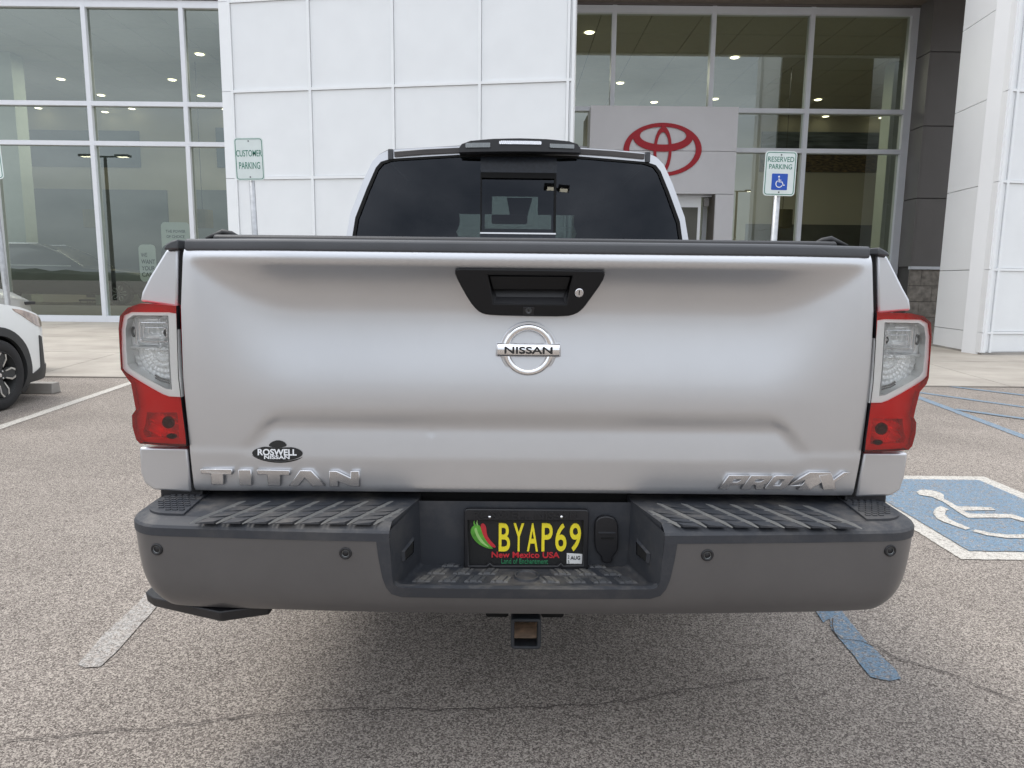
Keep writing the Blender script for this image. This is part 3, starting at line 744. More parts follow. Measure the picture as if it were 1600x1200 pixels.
# logo
LG = thing('logo_sign', 'red oval car maker logo of overlapping ellipses on the grey entrance panel', 'sign', (X(1035, 233, VY), VY - .02, Z(1035, 234, VY)))
k_ = VY / F_PX * 1.005
def el(dx, dz, a, b): return ellipse(dx * k_, dz * k_, a * k_, b * k_, 64)
link('outer_ring', curve_mesh([el(0, 0, 58.5, 38.5), el(0, .4, 49.8, 33.6)], M['logored'], .012, y=0), LG)
link('wide_ring', curve_mesh([el(0, 17.5, 44.5, 20.5), el(0, 20.0, 34.6, 12.8)], M['logored'], .014, y=-.003), LG)
link('tall_ring', curve_mesh([el(0, -1.5, 13.5, 34.5), el(0, -1.0, 9.3, 26.0)], M['logored'], .016, y=-.006), LG)

# posters behind the glass
def poster(px0, py0, px1, py1, lines, lab, Y):
    a = at(px0, py0, Y); b_ = at(px1, py1, Y); x0, x1, z1_, z0 = a.x, b_.x, a.z, b_.z
    t = thing('window_poster', lab, 'poster', ((x0 + x1) / 2, Y, z0)); cx = (x0 + x1) / 2
    link('sheet', curve_mesh([rrect(x0 - cx, x1 - cx, 0, z1_ - z0, .12)], M['poster'], .006), t)
    for (s, u0, u1, v0, v1) in lines:
        w, h = x1 - x0, z1_ - z0
        link('lettering', text_mesh(s, -w / 2 + u0 * w, -w / 2 + u1 * w, v0 * h, v1 * h, -.009, .002, M['posterink'], .02), t)
    return t
poster(216, 382, 246, 440, [('WE', .12, .50, .66, .78), ('WANT', .12, .94, .48, .60), ('YOUR', .12, .92, .30, .42), ('CARS', .12, .90, .13, .25)], 'white window poster with heavy WE WANT YOUR CARS lettering, lower of the two', GY + .25)
pw = poster(251, 347, 301, 450, [('THE POWER', .16, .86, .84, .885), ('OF CHOICE', .18, .82, .76, .805)], 'taller white window poster headed THE POWER OF CHOICE beside the mullion', GY + .45)
hd = [(-.45, .95), (-.38, 1.16), (-.25, 1.22), (-.12, 1.14), (-.08, .98), (-.12, .85), (-.05, .72), (-.1, .6), (-.5, .6), (-.42, .74)]
link('printed_head', curve_mesh([chaikin([(x, z) for x, z in hd])], M['posterink'], .001, y=-.009), pw)

# furniture glimpsed inside
DK = thing('reception_desk', 'pale round fronted desk behind the left showroom glass', 'desk', (at(215, 440, 25).x, 25.5, .03))
part('desk_front', MB().lathe([(.9, 0), (.9, 1.0), (1.0, 1.02), (1.0, 1.08), (0, 1.08)], (0, 0, 0), 'z', 24), M['column'], DK)
for px, lab in ((147, 'dark drum shaded lamp hanging just behind the left mullion'), (317, 'dark drum shaded lamp hanging nearest the white portal wall'), (1222, 'dark drum shaded lamp hanging behind the reserved parking sign')):
    p = at(px, 342, 25); t = thing('pendant_lamp', lab, 'lamp', (p.x, p.y, p.z), 'drum lamps in the showroom')
    part('lamp_shade', MB().lathe([(.0, .3), (.33, .3), (.33, -.3), (.0, -.3)], (0, 0, 0), 'z', 20), M['lampshade'], t)
    part('lamp_cord', MB().tube([(0, 0, .3), (0, 0, ztop - p.z)], .01, 6), M['black'], t)
for px in (140, 155):
    p = at(px, 462, 23.5); t = thing('showroom_chair', 'dark slim chair, the %s of the pair behind the left glass' % ('left' if px == 140 else 'right'), 'chair', (p.x, 23.5, .03), 'chairs in the showroom')
    part('seat', MB().box(-.23, .23, -.23, .23, .44, .50), M['black'], t)
    part('backrest', MB().box(-.23, .23, .20, .25, .55, .95), M['black'], t)
    for sx in (-.2, .2):
        for sy in (-.2, .2): part('leg', MB().tube([(sx, sy, 0), (sx, sy, .46)], .014, 6), M['steel'], t)
TB = thing('round_table', 'pale topped round table between the showroom chairs', 'table', (at(195, 480, 24).x, 24.0, .03))
part('table_top', MB().lathe([(0, .72), (.5, .72), (.5, .75), (0, .75)], (0, 0, 0), 'z', 24), M['vest'], TB)
part('leg', MB().lathe([(.3, 0), (.3, .02), (.04, .04), (.04, .72)], (0, 0, 0), 'z', 16), M['steel'], TB)

# ================================================================== SIGNS
def park_sign(px, py0, py1, Y, w, kind, lab, group, base_px=None, lean=0.0):
    top = at(px, py0, Y); bot = at(px, py1, Y); h = top.z - bot.z
    t = thing('parking_sign', lab, 'sign', (bot.x, Y, 0), group)
    t.rotation_euler = (0, lean, 0)
    z0 = bot.z
    pb = at(*base_px, Y) if base_px else None
    link('sign_plate', curve_mesh([rrect(-w / 2, w / 2, z0, z0 + h, .035)], M['signwhite'], .0025), t)
    i = .011
    link('sign_border', curve_mesh([rrect(-w / 2 + i, w / 2 - i, z0 + i, z0 + h - i, .027), rrect(-w / 2 + i + .006, w / 2 - i - .006, z0 + i + .006, z0 + h - i - .006, .022)], M['signgreen'], .0008, y=-.0035), t)
    if kind == 'customer':
        link('lettering', text_mesh('CUSTOMER', -w * .44, w * .44, z0 + h * .56, z0 + h * .71, -.0032, .0015, M['signgreen'], .004), t)
        link('lettering', text_mesh('PARKING', -w * .36, w * .36, z0 + h * .27, z0 + h * .43, -.0032, .0015, M['signgreen'], .004), t)
    else:
        link('lettering', text_mesh('RESERVED', -w * .41, w * .41, z0 + h * .76, z0 + h * .875, -.0032, .0015, M['signgreen'], .004), t)
        link('lettering', text_mesh('PARKING', -w * .36, w * .36, z0 + h * .60, z0 + h * .71, -.0032, .0015, M['signgreen'], .004), t)
        s = w * .25; cz = z0 + h * .315
        link('blue_square', curve_mesh([rrect(-s, s, cz - s, cz + s, .008)], M['signblue'], .0008, y=-.0035), t)
        wheelchair_symbol(t, 0, cz, s * .80, -.0052)
    for zz in (z0 + .035, z0 + h - .035):
        part('bolt', MB().lathe([(0, -.006), (.006, -.005), (.007, 0), (.007, .01)], (0, -.003, zz), 'y', 10), M['steel'], t)
    r = .03
    part('post', MB().tube([(0, .034, 0), (0, .034, z0 + h - .03 if kind == 'customer' else z0 + .2)], r, 16), M['galv'], t, smooth=True)
    return t
def wheelchair_symbol(parent, cx, cz, s, y):
    def P(l): return [(cx + x * s, cz + z * s) for x, z in l]
    link('wheelchair_rider', curve_mesh([P(strip2d([(-.12, .50), (-.10, -.02), (.40, -.02), (.62, -.55), (.85, -.48)], .15))], M['decalwhite'], .0006, y=y), parent)
    link('wheelchair_rider', curve_mesh([P(ellipse(-.14, .78, .14, .14, 20))], M['decalwhite'], .0006, y=y), parent)
    link('wheelchair_wheel', curve_mesh([P(strip2d([(-.05 + .52 * math.cos(R(a)), -.32 + .52 * math.sin(R(a))) for a in range(118, 345, 12)], .13))], M['decalwhite'], .0006, y=y - .001), parent)
    link('wheelchair_arm', curve_mesh([P(strip2d([(-.1, .25), (.25, .25)], .11))], M['decalwhite'], .0006, y=y - .0015), parent)
park_sign(398.5, 215, 282, 7.7, .305, 'customer', 'green on white customer parking sign in front of the white portal wall', 'parking signs on posts', lean=-.02)
park_sign(-4, 209, 280, 7.7, .305, 'customer', 'green on white customer parking sign cut by the left edge, behind the white car', 'parking signs on posts', lean=-.035)
park_sign(1212, 236, 306, 7.05, .305, 'reserved', 'white reserved parking sign with blue wheelchair square in front of the entrance glass', 'parking signs on posts', lean=.012)

# wheel stop
def wheel_stop(x, y, lab, L_=1.8):
    t = tag(part('wheel_stop', MB().prism([(x, y - .085, 0.001), (x, y + .085, .001), (x, y + .06, .12), (x, y - .06, .12)], (L_, 0, 0)), M['stop'], bevel=.008), lab, 'wheel stop')
    return t
ws = gnd(84, 616)
wheel_stop(ws.x - 1.82, ws.y + .08, 'grey concrete wheel stop in front of the white car')

# ================================================================== LAMP POSTS behind the camera (seen in the glass)
def lamp_post(x, y, lab, h=8.0):
    t = thing('lamp_post', lab, 'lamp post', (x, y, 0), 'tall car park lamp posts')
    part('pole', MB().tube([(0, 0, 0), (0, 0, h)], [.11, .08], 12), M['polebrown'], t)
    for s in (-1, 1):
        part('arm', MB().box(min(0, s * .7), max(0, s * .7), -.04, .04, h - .05, h + .03), M['polebrown'], t)
        hd = part('lamp_head', MB().box(min(s * .6, s * 1.3), max(s * .6, s * 1.3), -.2, .2, h - .02, h + .09), M['polebrown'], t)
        part('lamp_lens', MB().box(min(s * .7, s * 1.2), max(s * .7, s * 1.2), -.15, .15, h - .03, h - .021), M['downlight'], hd)
lamp_post(2.6, -15.0, 'tall twin headed lamp post reflected in the pickup rear window', 8.0)
lamp_post(-21.5, 1.5, 'tall twin headed lamp post reflected in the left showroom glass', 7.5)
lamp_post(16.5, -14.0, 'tall twin headed lamp post reflected in the right showroom glass')

random.seed(21); mb = MB(); vs = []; n = 120
for i in range(n + 1):
    x = -260 + 520 * i / n; h_ = 3.2 + 1.0 * math.sin(i * .23) * math.sin(i * .11 + 1) + random.uniform(-.3, .5)
    vs += [(x, -150, -.5), (x, -154, h_ * .7), (x, -162, h_), (x, -190, -.5)]
mb.add(vs, [(i * 4 + j, (i + 1) * 4 + j, (i + 1) * 4 + j + 1, i * 4 + j + 1) for i in range(n) for j in range(3)])
structure('dark_reflection_bank', mb, M['bank_dark'])  # low dark bank added behind the camera to darken the glass reflections

# ================================================================== PICKUP TRUCK
TR = thing('pickup_truck', 'silver crew cab pickup seen square from behind, its tailgate and dark bumper filling the picture', 'pickup truck', (X0, D, 0))
TR.rotation_euler = (0, 0, YAW)
def TP(px, py, y=0.0): p = T(px, py, y); return (p.x, p.z)
mir = lambda pts: [(-x, z) for x, z in pts]
def avg_pts(Lp, Rp, y):
    """average a left trace with the mirrored right trace: a symmetric outline"""
    out = []
    for a, b in zip(Lp, Rp):
        p, q = TP(*a, y), TP(*b, y); out.append(((p[0] - q[0]) / 2, (p[1] + q[1]) / 2))
    return out
def both(Lp, Rp, y):
    return [TP(*a, y) for a in Lp], [TP(*a, y) for a in Rp]

# ---- tailgate
tgL, tgR = both([(284.5, 389), (281, 480), (284.5, 590), (293, 690), (300, 769)], [(1364.5, 398.5), (1367, 490), (1361.5, 600), (1350, 700), (1336.5, 777)], 0.0)
ZT, ZB = tgL[0][1], tgL[-1][1]
print('tailgate', tgL)
lipz = TP(500, 409.5)[1]; s1z = TP(600, 640.5)[1]; s2z = TP(600, 670)[1]; s3z = TP(600, 719)[1]
xc1 = abs(avg_pts([(440, 640)], [(1215, 645)], 0)[0][0]); xc2 = abs(avg_pts([(384, 700)], [(1262, 706)], 0)[0][0])
cz2 = TP(380, 700)[1]
def tg_y(x, z):
    ax = abs(x); y = 0.0
    # rounded top edge rolling forward
    t = (z - (ZT - .016)) / .016
    if t > 0: y += .005 * t * t
    if z >= lipz + .007:
        d = max(0, min(1, (0.832 - ax) / .27)); s = 1 - (1 - d) ** 2; y -= .75 * .074 * s * (.45 + .55 * s)
    if z > lipz + .004: y += .06 * (z - lipz - .004) * smooth((z - lipz - .004) / .006)
    # barrel: lower part tucks in a little
    y += .10 * (z - 1.10) ** 2 * (1 if z < 1.10 else .35)
    # scoop under the lip
    d = (0.832 - ax) / .27
    if d > 0 and z < lipz + .007:
        d = min(d, 1); s = 1 - (1 - d) ** 2
        Ls = .016 + .116 * s; q = (lipz + .007 - z) / Ls
        A = .074 * s * (.45 + .55 * s)
        y -= A * .75
        if q < 1:
            # soft start then ease out
            q0 = .10
            g = (q * q / (2 * q0) if q < q0 else q - q0 / 2)
            g2 = q * q / 2
            tot = 1 - q0 / 2 - .5 ; y += A * (g - g2) / tot * 1.0 if q < 1 else A
        else: y += A * (1 - .25 * smooth((lipz - Ls - z) / max(.05, lipz - Ls - s1z - .01)))
    # the far ends keep their plane; blend the recess out towards the sides and slowly towards the bottom
    # lower fold: in, then slowly out
    m_ = 1.0
    if z < s1z + .004:
        xlim = xc1 + (xc2 - xc1) * min(1, max(0, (s1z - z) / (s1z - cz2)))
        m_ = smooth((xlim + .022 - ax) / .05)
        q = (s1z + .004 - z)
        inn = .0120 * smooth(q / (s1z - s2z + .008))
        out = max(0, min(1, (s2z - z) / (s2z - s3z))) 
        out = out + .0 
        y += m_ * inn * (1 - .9 * out)
        # shallow fold low at the corners
        zc = TP(340, 702)[1]
        qc = (zc + .008 - z) / .022
        y += (1 - m_) * (-.0022) * (smooth(qc) if qc > 0 else 0)
    # bottom edge turns under
    t = (ZB + .010 - z) / .010
    if t > 0: y += .006 * t * t
    # gentle plan curve at the side edges
    e = (ax - .80) / .05
    if e > 0: y += .004 * e * e
    # small dent
    dx, dz = x - DENT[0], z - DENT[1]; r2 = (dx * dx + dz * dz) / (.006 ** 2)
    if r2 < 9: y += .0022 * math.exp(-r2)
    return y
DENT = (10, 10); DENT = TP(672, 677)
tg_out = tgL + tgR[::-1]
tail = sheet_part('tailgate', tg_out, lambda x, z: (x, tg_y(x, z), z), M['silver'], TR, step=.0095, thick=.05, holes=[[TP(*p, .02) for p in [(757, 426), (899, 427), (890, 480), (766, 479)]]])

def S(px, py): p = Ts(px, py, tg_y); return (p.x, p.z)
# black cap along the tailgate's top edge
def bar_profile(prof, x0, x1, name, mat, parent, n=40, endround=.01):
    """profile [(y,z)] swept along x"""
    mb = MB(); xs = [x0 + (x1 - x0) * i / n for i in range(n + 1)]; k = len(prof)
    vs = [(x, p[0], p[1]) for x in xs for p in prof]
    fs = [(i * k + j, (i + 1) * k + j, (i + 1) * k + (j + 1) % k, i * k + (j + 1) % k) for i in range(n) for j in range(k)]
    fs += [tuple(range(k)), tuple(n * k + j for j in range(k))[::-1]]
    mb.add(vs, fs); return part(name, mb, mat, parent, bevel=.004)
xg = (abs(tgL[0][0]) + abs(tgR[0][0])) / 2
capz = (TP(500, 376)[1] + TP(1150, 381)[1]) / 2
cpm = MB(); nn0 = 60; cpr = [(-.0035, ZT - .003), (-.005, ZT + .004), (-.002, capz - .005), (.005, capz), (.11, capz + .002), (.11, ZT + .001)]
for i in range(nn0 + 1):
    x = -xg + .003 + (2 * xg - .006) * i / nn0; o_ = tg_y(x, ZT - .001)
    cpm.v += [(x, y + (o_ if j < 4 else 0), z) for j, (y, z) in enumerate(cpr)]
cpm.f = [(i * 6 + j, (i + 1) * 6 + j, (i + 1) * 6 + (j + 1) % 6, i * 6 + (j + 1) % 6) for i in range(nn0) for j in range(6)] + [tuple(range(6)), tuple(nn0 * 6 + j for j in range(6))[::-1]]
part('tailgate_cap', cpm, M['capgrey'], TR, bevel=.003)
# tonneau cover: rear rail and soft roll with frayed ends
ct = TP(800, 373, .12)[1]
bar_profile([(.065, capz - .01), (.065, ct - .006), (.075, ct), (.11, ct + .001), (.13, capz - .01)], -xg + .05, xg - .06, 'tonneau_rail', M['black'], TR)
cov = MB(); nx_, ny2 = 30, 20
vs = []
for i in range(nx_ + 1):
    for j in range(ny2 + 1):
        x = -xg + .06 + (2 * xg - .12) * i / nx_; y = .13 + 1.5 * j / ny2
        vs.append((x, y, ct - .012 - .004 * abs(math.sin(j * math.pi / 4)) + .003 * math.cos(i * .5)))
cov.add(vs, [(i * (ny2 + 1) + j, (i + 1) * (ny2 + 1) + j, (i + 1) * (ny2 + 1) + j + 1, i * (ny2 + 1) + j + 1) for i in range(nx_) for j in range(ny2)])
part('tonneau_cover', cov, M['vinyl'], TR, smooth=True)
for sx in (-1, 1):
    x = sx * (xg - .035)
    part('cover_corner', MB().tube([(x + .01 * sx, .085, capz + .004), (x - .03 * sx, .095, ct + .006), (x - .05 * sx, .10, ct + .002), (x - .07 * sx, .10, ct - .004)], [.004, .009, .008, .003], 8), M['vinyl'], TR, smooth=True)

# ---- handle
HL = [(711, 424), (716, 419.5), (730, 419.5), (826, 421), (920, 422.5), (938, 422.5), (943.5, 426), (940, 440), (920, 470), (910, 484), (900, 491), (885, 495), (826, 494.5), (770, 493), (755, 491), (745, 485), (733, 470), (717, 440)]
hy = -.012
hpoly = [TP(*p, hy) for p in HL]
hpoly = chaikin(hpoly, 1)
hole = [TP(*p, hy) for p in [(763, 430), (893, 431), (884, 475), (772, 474)]]
hfn = lambda x, z: (x, hy, z)
hb = link('handle_bezel', curve_mesh([hpoly, hole], M['handleblack'], .014, .004, y=hy + .004), TR)
# handle pull, recess behind it
hd_ = MB()
q = [TP(*p, hy) for p in [(764.5, 431.5), (891, 432.5), (886, 453), (770, 452.5)]]
hd_.hexa([(q[3][0], hy + .004, q[3][1]), (q[2][0], hy + .004, q[2][1]), (q[1][0], hy - .004, q[1][1]), (q[0][0], hy - .004, q[0][1])],
         [(q[3][0] + .004, hy + .02, q[3][1] + .004), (q[2][0] - .004, hy + .02, q[2][1] + .004), (q[1][0], hy + .02, q[1][1]), (q[0][0], hy + .02, q[0][1])])
part('handle', hd_, M['handleblack'], hb, bevel=.002)
q = [TP(*p, hy) for p in [(763, 430), (893, 431), (884, 475), (772, 474)]]
rec = MB()
rec.add([(q[3][0], hy - .006, q[3][1]), (q[2][0], hy - .006, q[2][1]), (q[1][0], hy - .006, q[1][1]), (q[0][0], hy - .006, q[0][1]),
         (q[3][0] + .006, hy + .012, q[3][1] + .016), (q[2][0] - .006, hy + .012, q[2][1] + .016), (q[1][0], hy + .045, q[1][1]), (q[0][0], hy + .045, q[0][1])],
        [(0, 1, 5, 4), (4, 5, 6, 7), (0, 4, 7, 3), (1, 2, 6, 5)])
part('handle_recess', rec, M['black'], hb, fix=False)
lk = TP(904, 457.5, hy)
lc = part('lock_cylinder', MB().lathe([(0, -.0175), (.0090, -.0175), (.0105, -.016), (.0115, -.013), (.0115, .0)], (lk[0], hy, lk[1]), 'y', 28), M['satin'], hb, smooth=False)
part('keyway', MB().box(lk[0] - .0012, lk[0] + .0012, hy - .0185, hy - .0172, lk[1] - .0055, lk[1] + .0055), M['ink'], hb)
cm = TP(826, 485.5, hy)
part('camera_housing', MB().box(cm[0] - .014, cm[0] + .014, hy - .0165, hy - .0135, cm[1] - .0095, cm[1] + .0095), M['black'], hb, bevel=.002)
part('camera_lens', MB().lathe([(0, -.0155), (.004, -.0170), (.006, -.018), (.0075, -.018), (.008, -.0165)], (cm[0], hy, cm[1]), 'y', 20), M['darkcar'], hb)

zmid = TP(826, 457, hy)[1]
for o_ in [hb] + list(hb.children):
    for v in o_.data.vertices: v.co.y -= (v.co.z - zmid) * .36

# ---- round emblem
ey = tg_y(0, TP(826, 546)[1]); E0 = TP(825.5, 546.5, ey); pk = (D + ey) / F_PX * .985
EM = thing('emblem', None, None); EM.parent = TR; EM.location = (E0[0], ey, E0[1])
link('emblem_backing', curve_mesh([[(x * pk, z * pk) for x, z in (
    [(45 * math.cos(R(a)), 45 * math.sin(R(a))) for a in range(15, 166, 6)] + [(-51.5, 12), (-51.5, -10)] + [(45 * math.cos(R(a)), 45 * math.sin(R(a))) for a in range(195, 346, 6)] + [(51.5, -10), (51.5, 12)])], [(x * pk, z * pk) for x, z in ellipse(0, 0, 30, 30, 40)]], M['silver'], .0025, .002, y=-.001), EM)
ring = MB().lathe([(30.6 * pk, -.004), (31.2 * pk, -.0085), (32.4 * pk, -.0105), (36.5 * pk, -.0122), (40.4 * pk, -.0100), (41.2 * pk, -.004)], (0, 0, 0), 'y', 72)
part('emblem_ring', ring, M['chrome'], EM, smooth=True)
mb = MB(); n = 24; vs = []
for i in range(n + 1):
    x = (-49 + 98 * i / n) * pk
    for z, yy in ((-10.6, -.008), (-9.6, -.0155), (0, -.0175), (9.6, -.0155), (10.6, -.008)):
        vs.append((x, yy + .004 * (x / .08) ** 2, z * pk))
mb.add(vs, [(i * 5 + j, (i + 1) * 5 + j, (i + 1) * 5 + j + 1, i * 5 + j + 1) for i in range(n) for j in range(4)])
mb.box(-49 * pk, 49 * pk, -.006, -.002, -10.6 * pk, 10.6 * pk)
part('emblem_bar', mb, M['chrome'], EM, smooth=True)
link('lettering', text_mesh('NISSAN', -38 * pk, 38 * pk, -5.6 * pk, 6.0 * pk, -.0185, .0012, M['ink'], .022), EM)

# ---- letters on the tailgate
def tp4(l, ox, oy, s): return [S(ox + x / s, oy + y / s) for x, y in l]
ly = tg_y(-.6, TP(440, 745)[1])
LET = [[(90, 290), (370, 292), (372, 342), (298, 342), (300, 430), (190, 430), (182, 336), (98, 334)],
       [(425, 297), (540, 297), (550, 437), (440, 436)],
       [(590, 297), (882, 303), (884, 348), (804, 347), (804, 440), (692, 440), (682, 343), (598, 341)],
       [(975, 303), (1075, 305), (1200, 443), (1085, 443), (1018, 372), (962, 442), (876, 443)],
       [(1232, 308), (1300, 310), (1423, 370), (1424, 310), (1500, 310), (1505, 448), (1432, 447), (1314, 402), (1316, 448), (1238, 447)]]
BD = thing('model_badge', None, None); BD.parent = TR
def drape(me, off=0.0):
    for v in me.vertices: v.co.y += tg_y(v.co.x, v.co.z) + off
    return me
for l in LET:
    link('letter', drape(curve_mesh([tp4(l, 300, 680, 5.714)], M['badge'], .0045, .0016, y=0), -.0060), BD)
ly2 = tg_y(.6, TP(1220, 750)[1])
PR = [[[(140, 283), (245, 140), (465, 140), (458, 165), (405, 230), (350, 240), (262, 240), (225, 285)], [(300, 182), (280, 208), (330, 208), (365, 190), (368, 182)]],
      [[(368, 285), (475, 142), (700, 142), (692, 165), (645, 222), (612, 232), (600, 285), (525, 285), (520, 238), (492, 238), (458, 285)], [(530, 182), (512, 206), (565, 206), (602, 190), (605, 182)]],
      [[(615, 285), (625, 262), (700, 160), (735, 142), (925, 142), (915, 165), (845, 262), (800, 285)], [(755, 182), (708, 246), (770, 246), (820, 182)]],
      [[(845, 252), (1085, 108), (1305, 108), (1310, 122), (1190, 185), (1195, 205), (1090, 290), (950, 290), (985, 252)], [(1030, 192), (958, 238), (1000, 238), (1030, 205)]],
      [[(1100, 262), (1198, 205), (1180, 140), (1312, 124), (1330, 185), (1440, 108), (1500, 108), (1345, 210), (1355, 288), (1222, 288), (1205, 215), (1120, 265)]]]
BP = thing('trim_badge', None, None); BP.parent = TR
for gl in PR:
    link('letter', drape(curve_mesh([tp4(l, 1100, 720, 6.667) for l in gl], M['badge'], .0045, .0009, y=0), -.0060), BP)
# dealer sticker shaped like a saucer
dy_ = tg_y(-.62, TP(433, 706)[1])
DS = thing('dealer_decal', None, None); DS.parent = TR
def c4(l): return [TP(300 + x / 5.714, 680 + y / 5.714, dy_) for x, y in l]
body = c4(ellipse(765, 160, 232, 68, 40)); body = [(x, z) for x, z in body]
sheet_part('saucer_body', chaikin(c4([(533, 158), (560, 125), (640, 100), (700, 106), (765, 112), (840, 108), (900, 106), (970, 130), (997, 165), (960, 200), (860, 226), (765, 230), (650, 218), (565, 192)]), 2), lambda x, z: (x, tg_y(x, z) - .0016, z), M['ink'], DS, step=.005)
sheet_part('saucer_dome', chaikin(c4([(680, 94), (705, 62), (765, 42), (825, 60), (850, 94), (810, 108), (765, 112), (715, 106)]), 1), lambda x, z: (x, tg_y(x, z) - .0016, z), M['ink'], DS, step=.005)
sheet_part('saucer_rim', chaikin(c4([(530, 168), (600, 208), (700, 228), (765, 233), (860, 230), (960, 205), (997, 185), (960, 215), (870, 240), (765, 247), (650, 230), (570, 200)]), 1), lambda x, z: (x, tg_y(x, z) - .0016, z), M['ink'], DS, step=.005)
a, b_ = c4([(592, 176), (938, 122)]); link('lettering', drape(text_mesh('ROSWELL', a[0], b_[0], a[1], b_[1], -.0006, .0006, M['decalwhite'], .03), -.0030), DS)
a, b_ = c4([(650, 208), (876, 178)]); link('lettering', drape(text_mesh('NISSAN', a[0], b_[0], a[1], b_[1], -.0006, .0006, M['decalwhite'], .025), -.0030), DS)

# ---- bed sides
bsL = [(278.5, 389), (259, 390), (233, 433), (221.5, 456), (218.5, 471), (212, 486), (212, 600), (222, 640), (217, 699), (219, 738), (225, 755), (240, 766), (299, 769.5), (293, 700), (284, 600), (277.5, 480)]
bsR = [(1371, 398), (1387, 400), (1411.5, 450), (1421.5, 468), (1424, 485), (1430, 500), (1428, 610), (1418, 650), (1419, 708), (1414, 745), (1407, 766), (1392, 775), (1337.5, 777), (1350, 707), (1361, 605), (1372, 490)]
bedL, bedR = both(bsL, bsR, .03)
def bed_side(s):
    P = bedL if s < 0 else bedR; bed = [(-abs(x), z) for x, z in P]; mb = MB(); n = 10; k = len(P); vs = []
    for i in range(n + 1):
        y = .20 + 1.55 * i / n; f = smooth((y - .03) / .5)
        for (x, z) in P:
            xx = x + (s * .012 * f if abs(x) > .95 else 0)
            vs.append((xx, y, z))
    fs = [(i * k + j, (i + 1) * k + j, (i + 1) * k + (j + 1) % k, i * k + (j + 1) % k) for i in range(n) for j in range(k)]
    fs += [tuple(range(k)), tuple(n * k + j for j in range(k))[::-1]]
    mb.add(vs, fs)
    mb.prism([(P[q][0], .03, P[q][1]) for q in (0, 1, 2, 3, 4, 15)], (0, .169, 0)); mb.prism([(P[q][0], .03, P[q][1]) for q in (8, 9, 10, 11, 12, 13)], (0, .169, 0))
    o = part('bed_side', mb, M['silver'], TR, bevel=.006, seg=3)
    # dark gap lining between bed side and tailgate
    g = [(-s * bed[0][0], bed[0][1]), (-s * bed[15][0], bed[15][1]), (-s * bed[14][0], bed[14][1]), (-s * bed[13][0], bed[13][1]), (-s * bed[12][0], bed[12][1])]
    lm = MB(); w = .022
    vs = [(x - s * .003, .034, z) for x, z in g] + [(x - s * w, .034, z) for x, z in g]
    lm.add(vs, [(i, i + 1, 5 + i + 1, 5 + i) for i in range(4)]); part('gap_seal', lm, M['deepblack'], TR, fix=False)
    # grey corner cap of the bed rail
    c = [T(262, 379, .02), T(285, 377, .02)]
    x0, x1 = abs(bed[1][0]) + .004, abs(bed[0][0]) - .008
    cp = MB().prism([(s * (x0 - .006), .012, bed[1][1] - .001), (s * x1, .012, bed[0][1] - .001), (s * x1, .012, capz - .001), (s * (x0 - .026), .012, capz - .006), (s * (x0 - .012), .012, capz - .014)], (0, 1.7, 0))
    part('bed_rail_cap', cp, M['capgrey'], TR, bevel=.004)
bed_side(-1); bed_side(1)
part('tailgate_gap', MB().box(-.87, .87, .125, .135, ZB - .02, ZT - .01), M['deepblack'], TR)

# ---- tail lights
tlL = [(275.5, 477.5), (220, 474), (199.5, 481), (187.5, 494), (185.5, 514), (189, 577), (195.5, 586.5), (205, 599), (210, 627), (212.5, 640), (206.5, 648.5), (207, 666), (213, 687), (219, 693), (291.5, 697.5), (289.5, 677), (282.5, 621), (278.5, 590), (276.5, 525)]
tlR = [(1370, 488), (1423, 489.5), (1443, 494), (1454.5, 504), (1455.5, 527), (1451, 590), (1447.5, 600), (1437, 612), (1430, 640), (1427.5, 652), (1431.5, 660), (1430.5, 677), (1425, 697), (1419, 703), (1351, 706.5), (1353, 687), (1360.5, 631), (1364.5, 600), (1368.5, 535)]
xout = 1.03
def tl_y(x, z=0):
    e = min(1.15, max(0, (abs(x) - .875) / (xout - .875))); return .002 + .006 * e + .022 * e ** 3
def TL(px, py): p = Ts(px, py, tl_y); return (p.x, p.z)
tloL = [TL(*p) for p in tlL]; tloR = [TL(*p) for p in tlR]
TDX = sum(tloR[i][0] + tloL[i][0] for i in (0, 3, 9, 14, 17, 18)) / 6; TDZ = sum(tloR[i][1] - tloL[i][1] for i in (0, 3, 9, 14, 17, 18)) / 6
def tlpts(l): return [TL(180 + x / 4.613, 460 + y / 4.613) for x, y in l]
chO = tlpts([(58, 152), (112, 127), (388, 129), (440, 138), (444, 250), (456, 500), (474, 742), (385, 738), (340, 722), (80, 566), (50, 535), (42, 400), (41, 250)])
chI = tlpts([(84, 178), (124, 152), (378, 153), (383, 300), (390, 500), (404, 688), (362, 682), (110, 540), (85, 505), (76, 400), (72, 250)])
redI = tlpts([(200, 860), (420, 862), (432, 960), (436, 1048), (190, 1040), (172, 1000), (190, 940)])
def sm(P, s): return [(s * x, z) for x, z in P] if s == -1 else [(abs(x), z) for x, z in P]
cxm = sum(p[0] for p in chI) / len(chI); czm = sum(p[1] for p in chI) / len(chI)
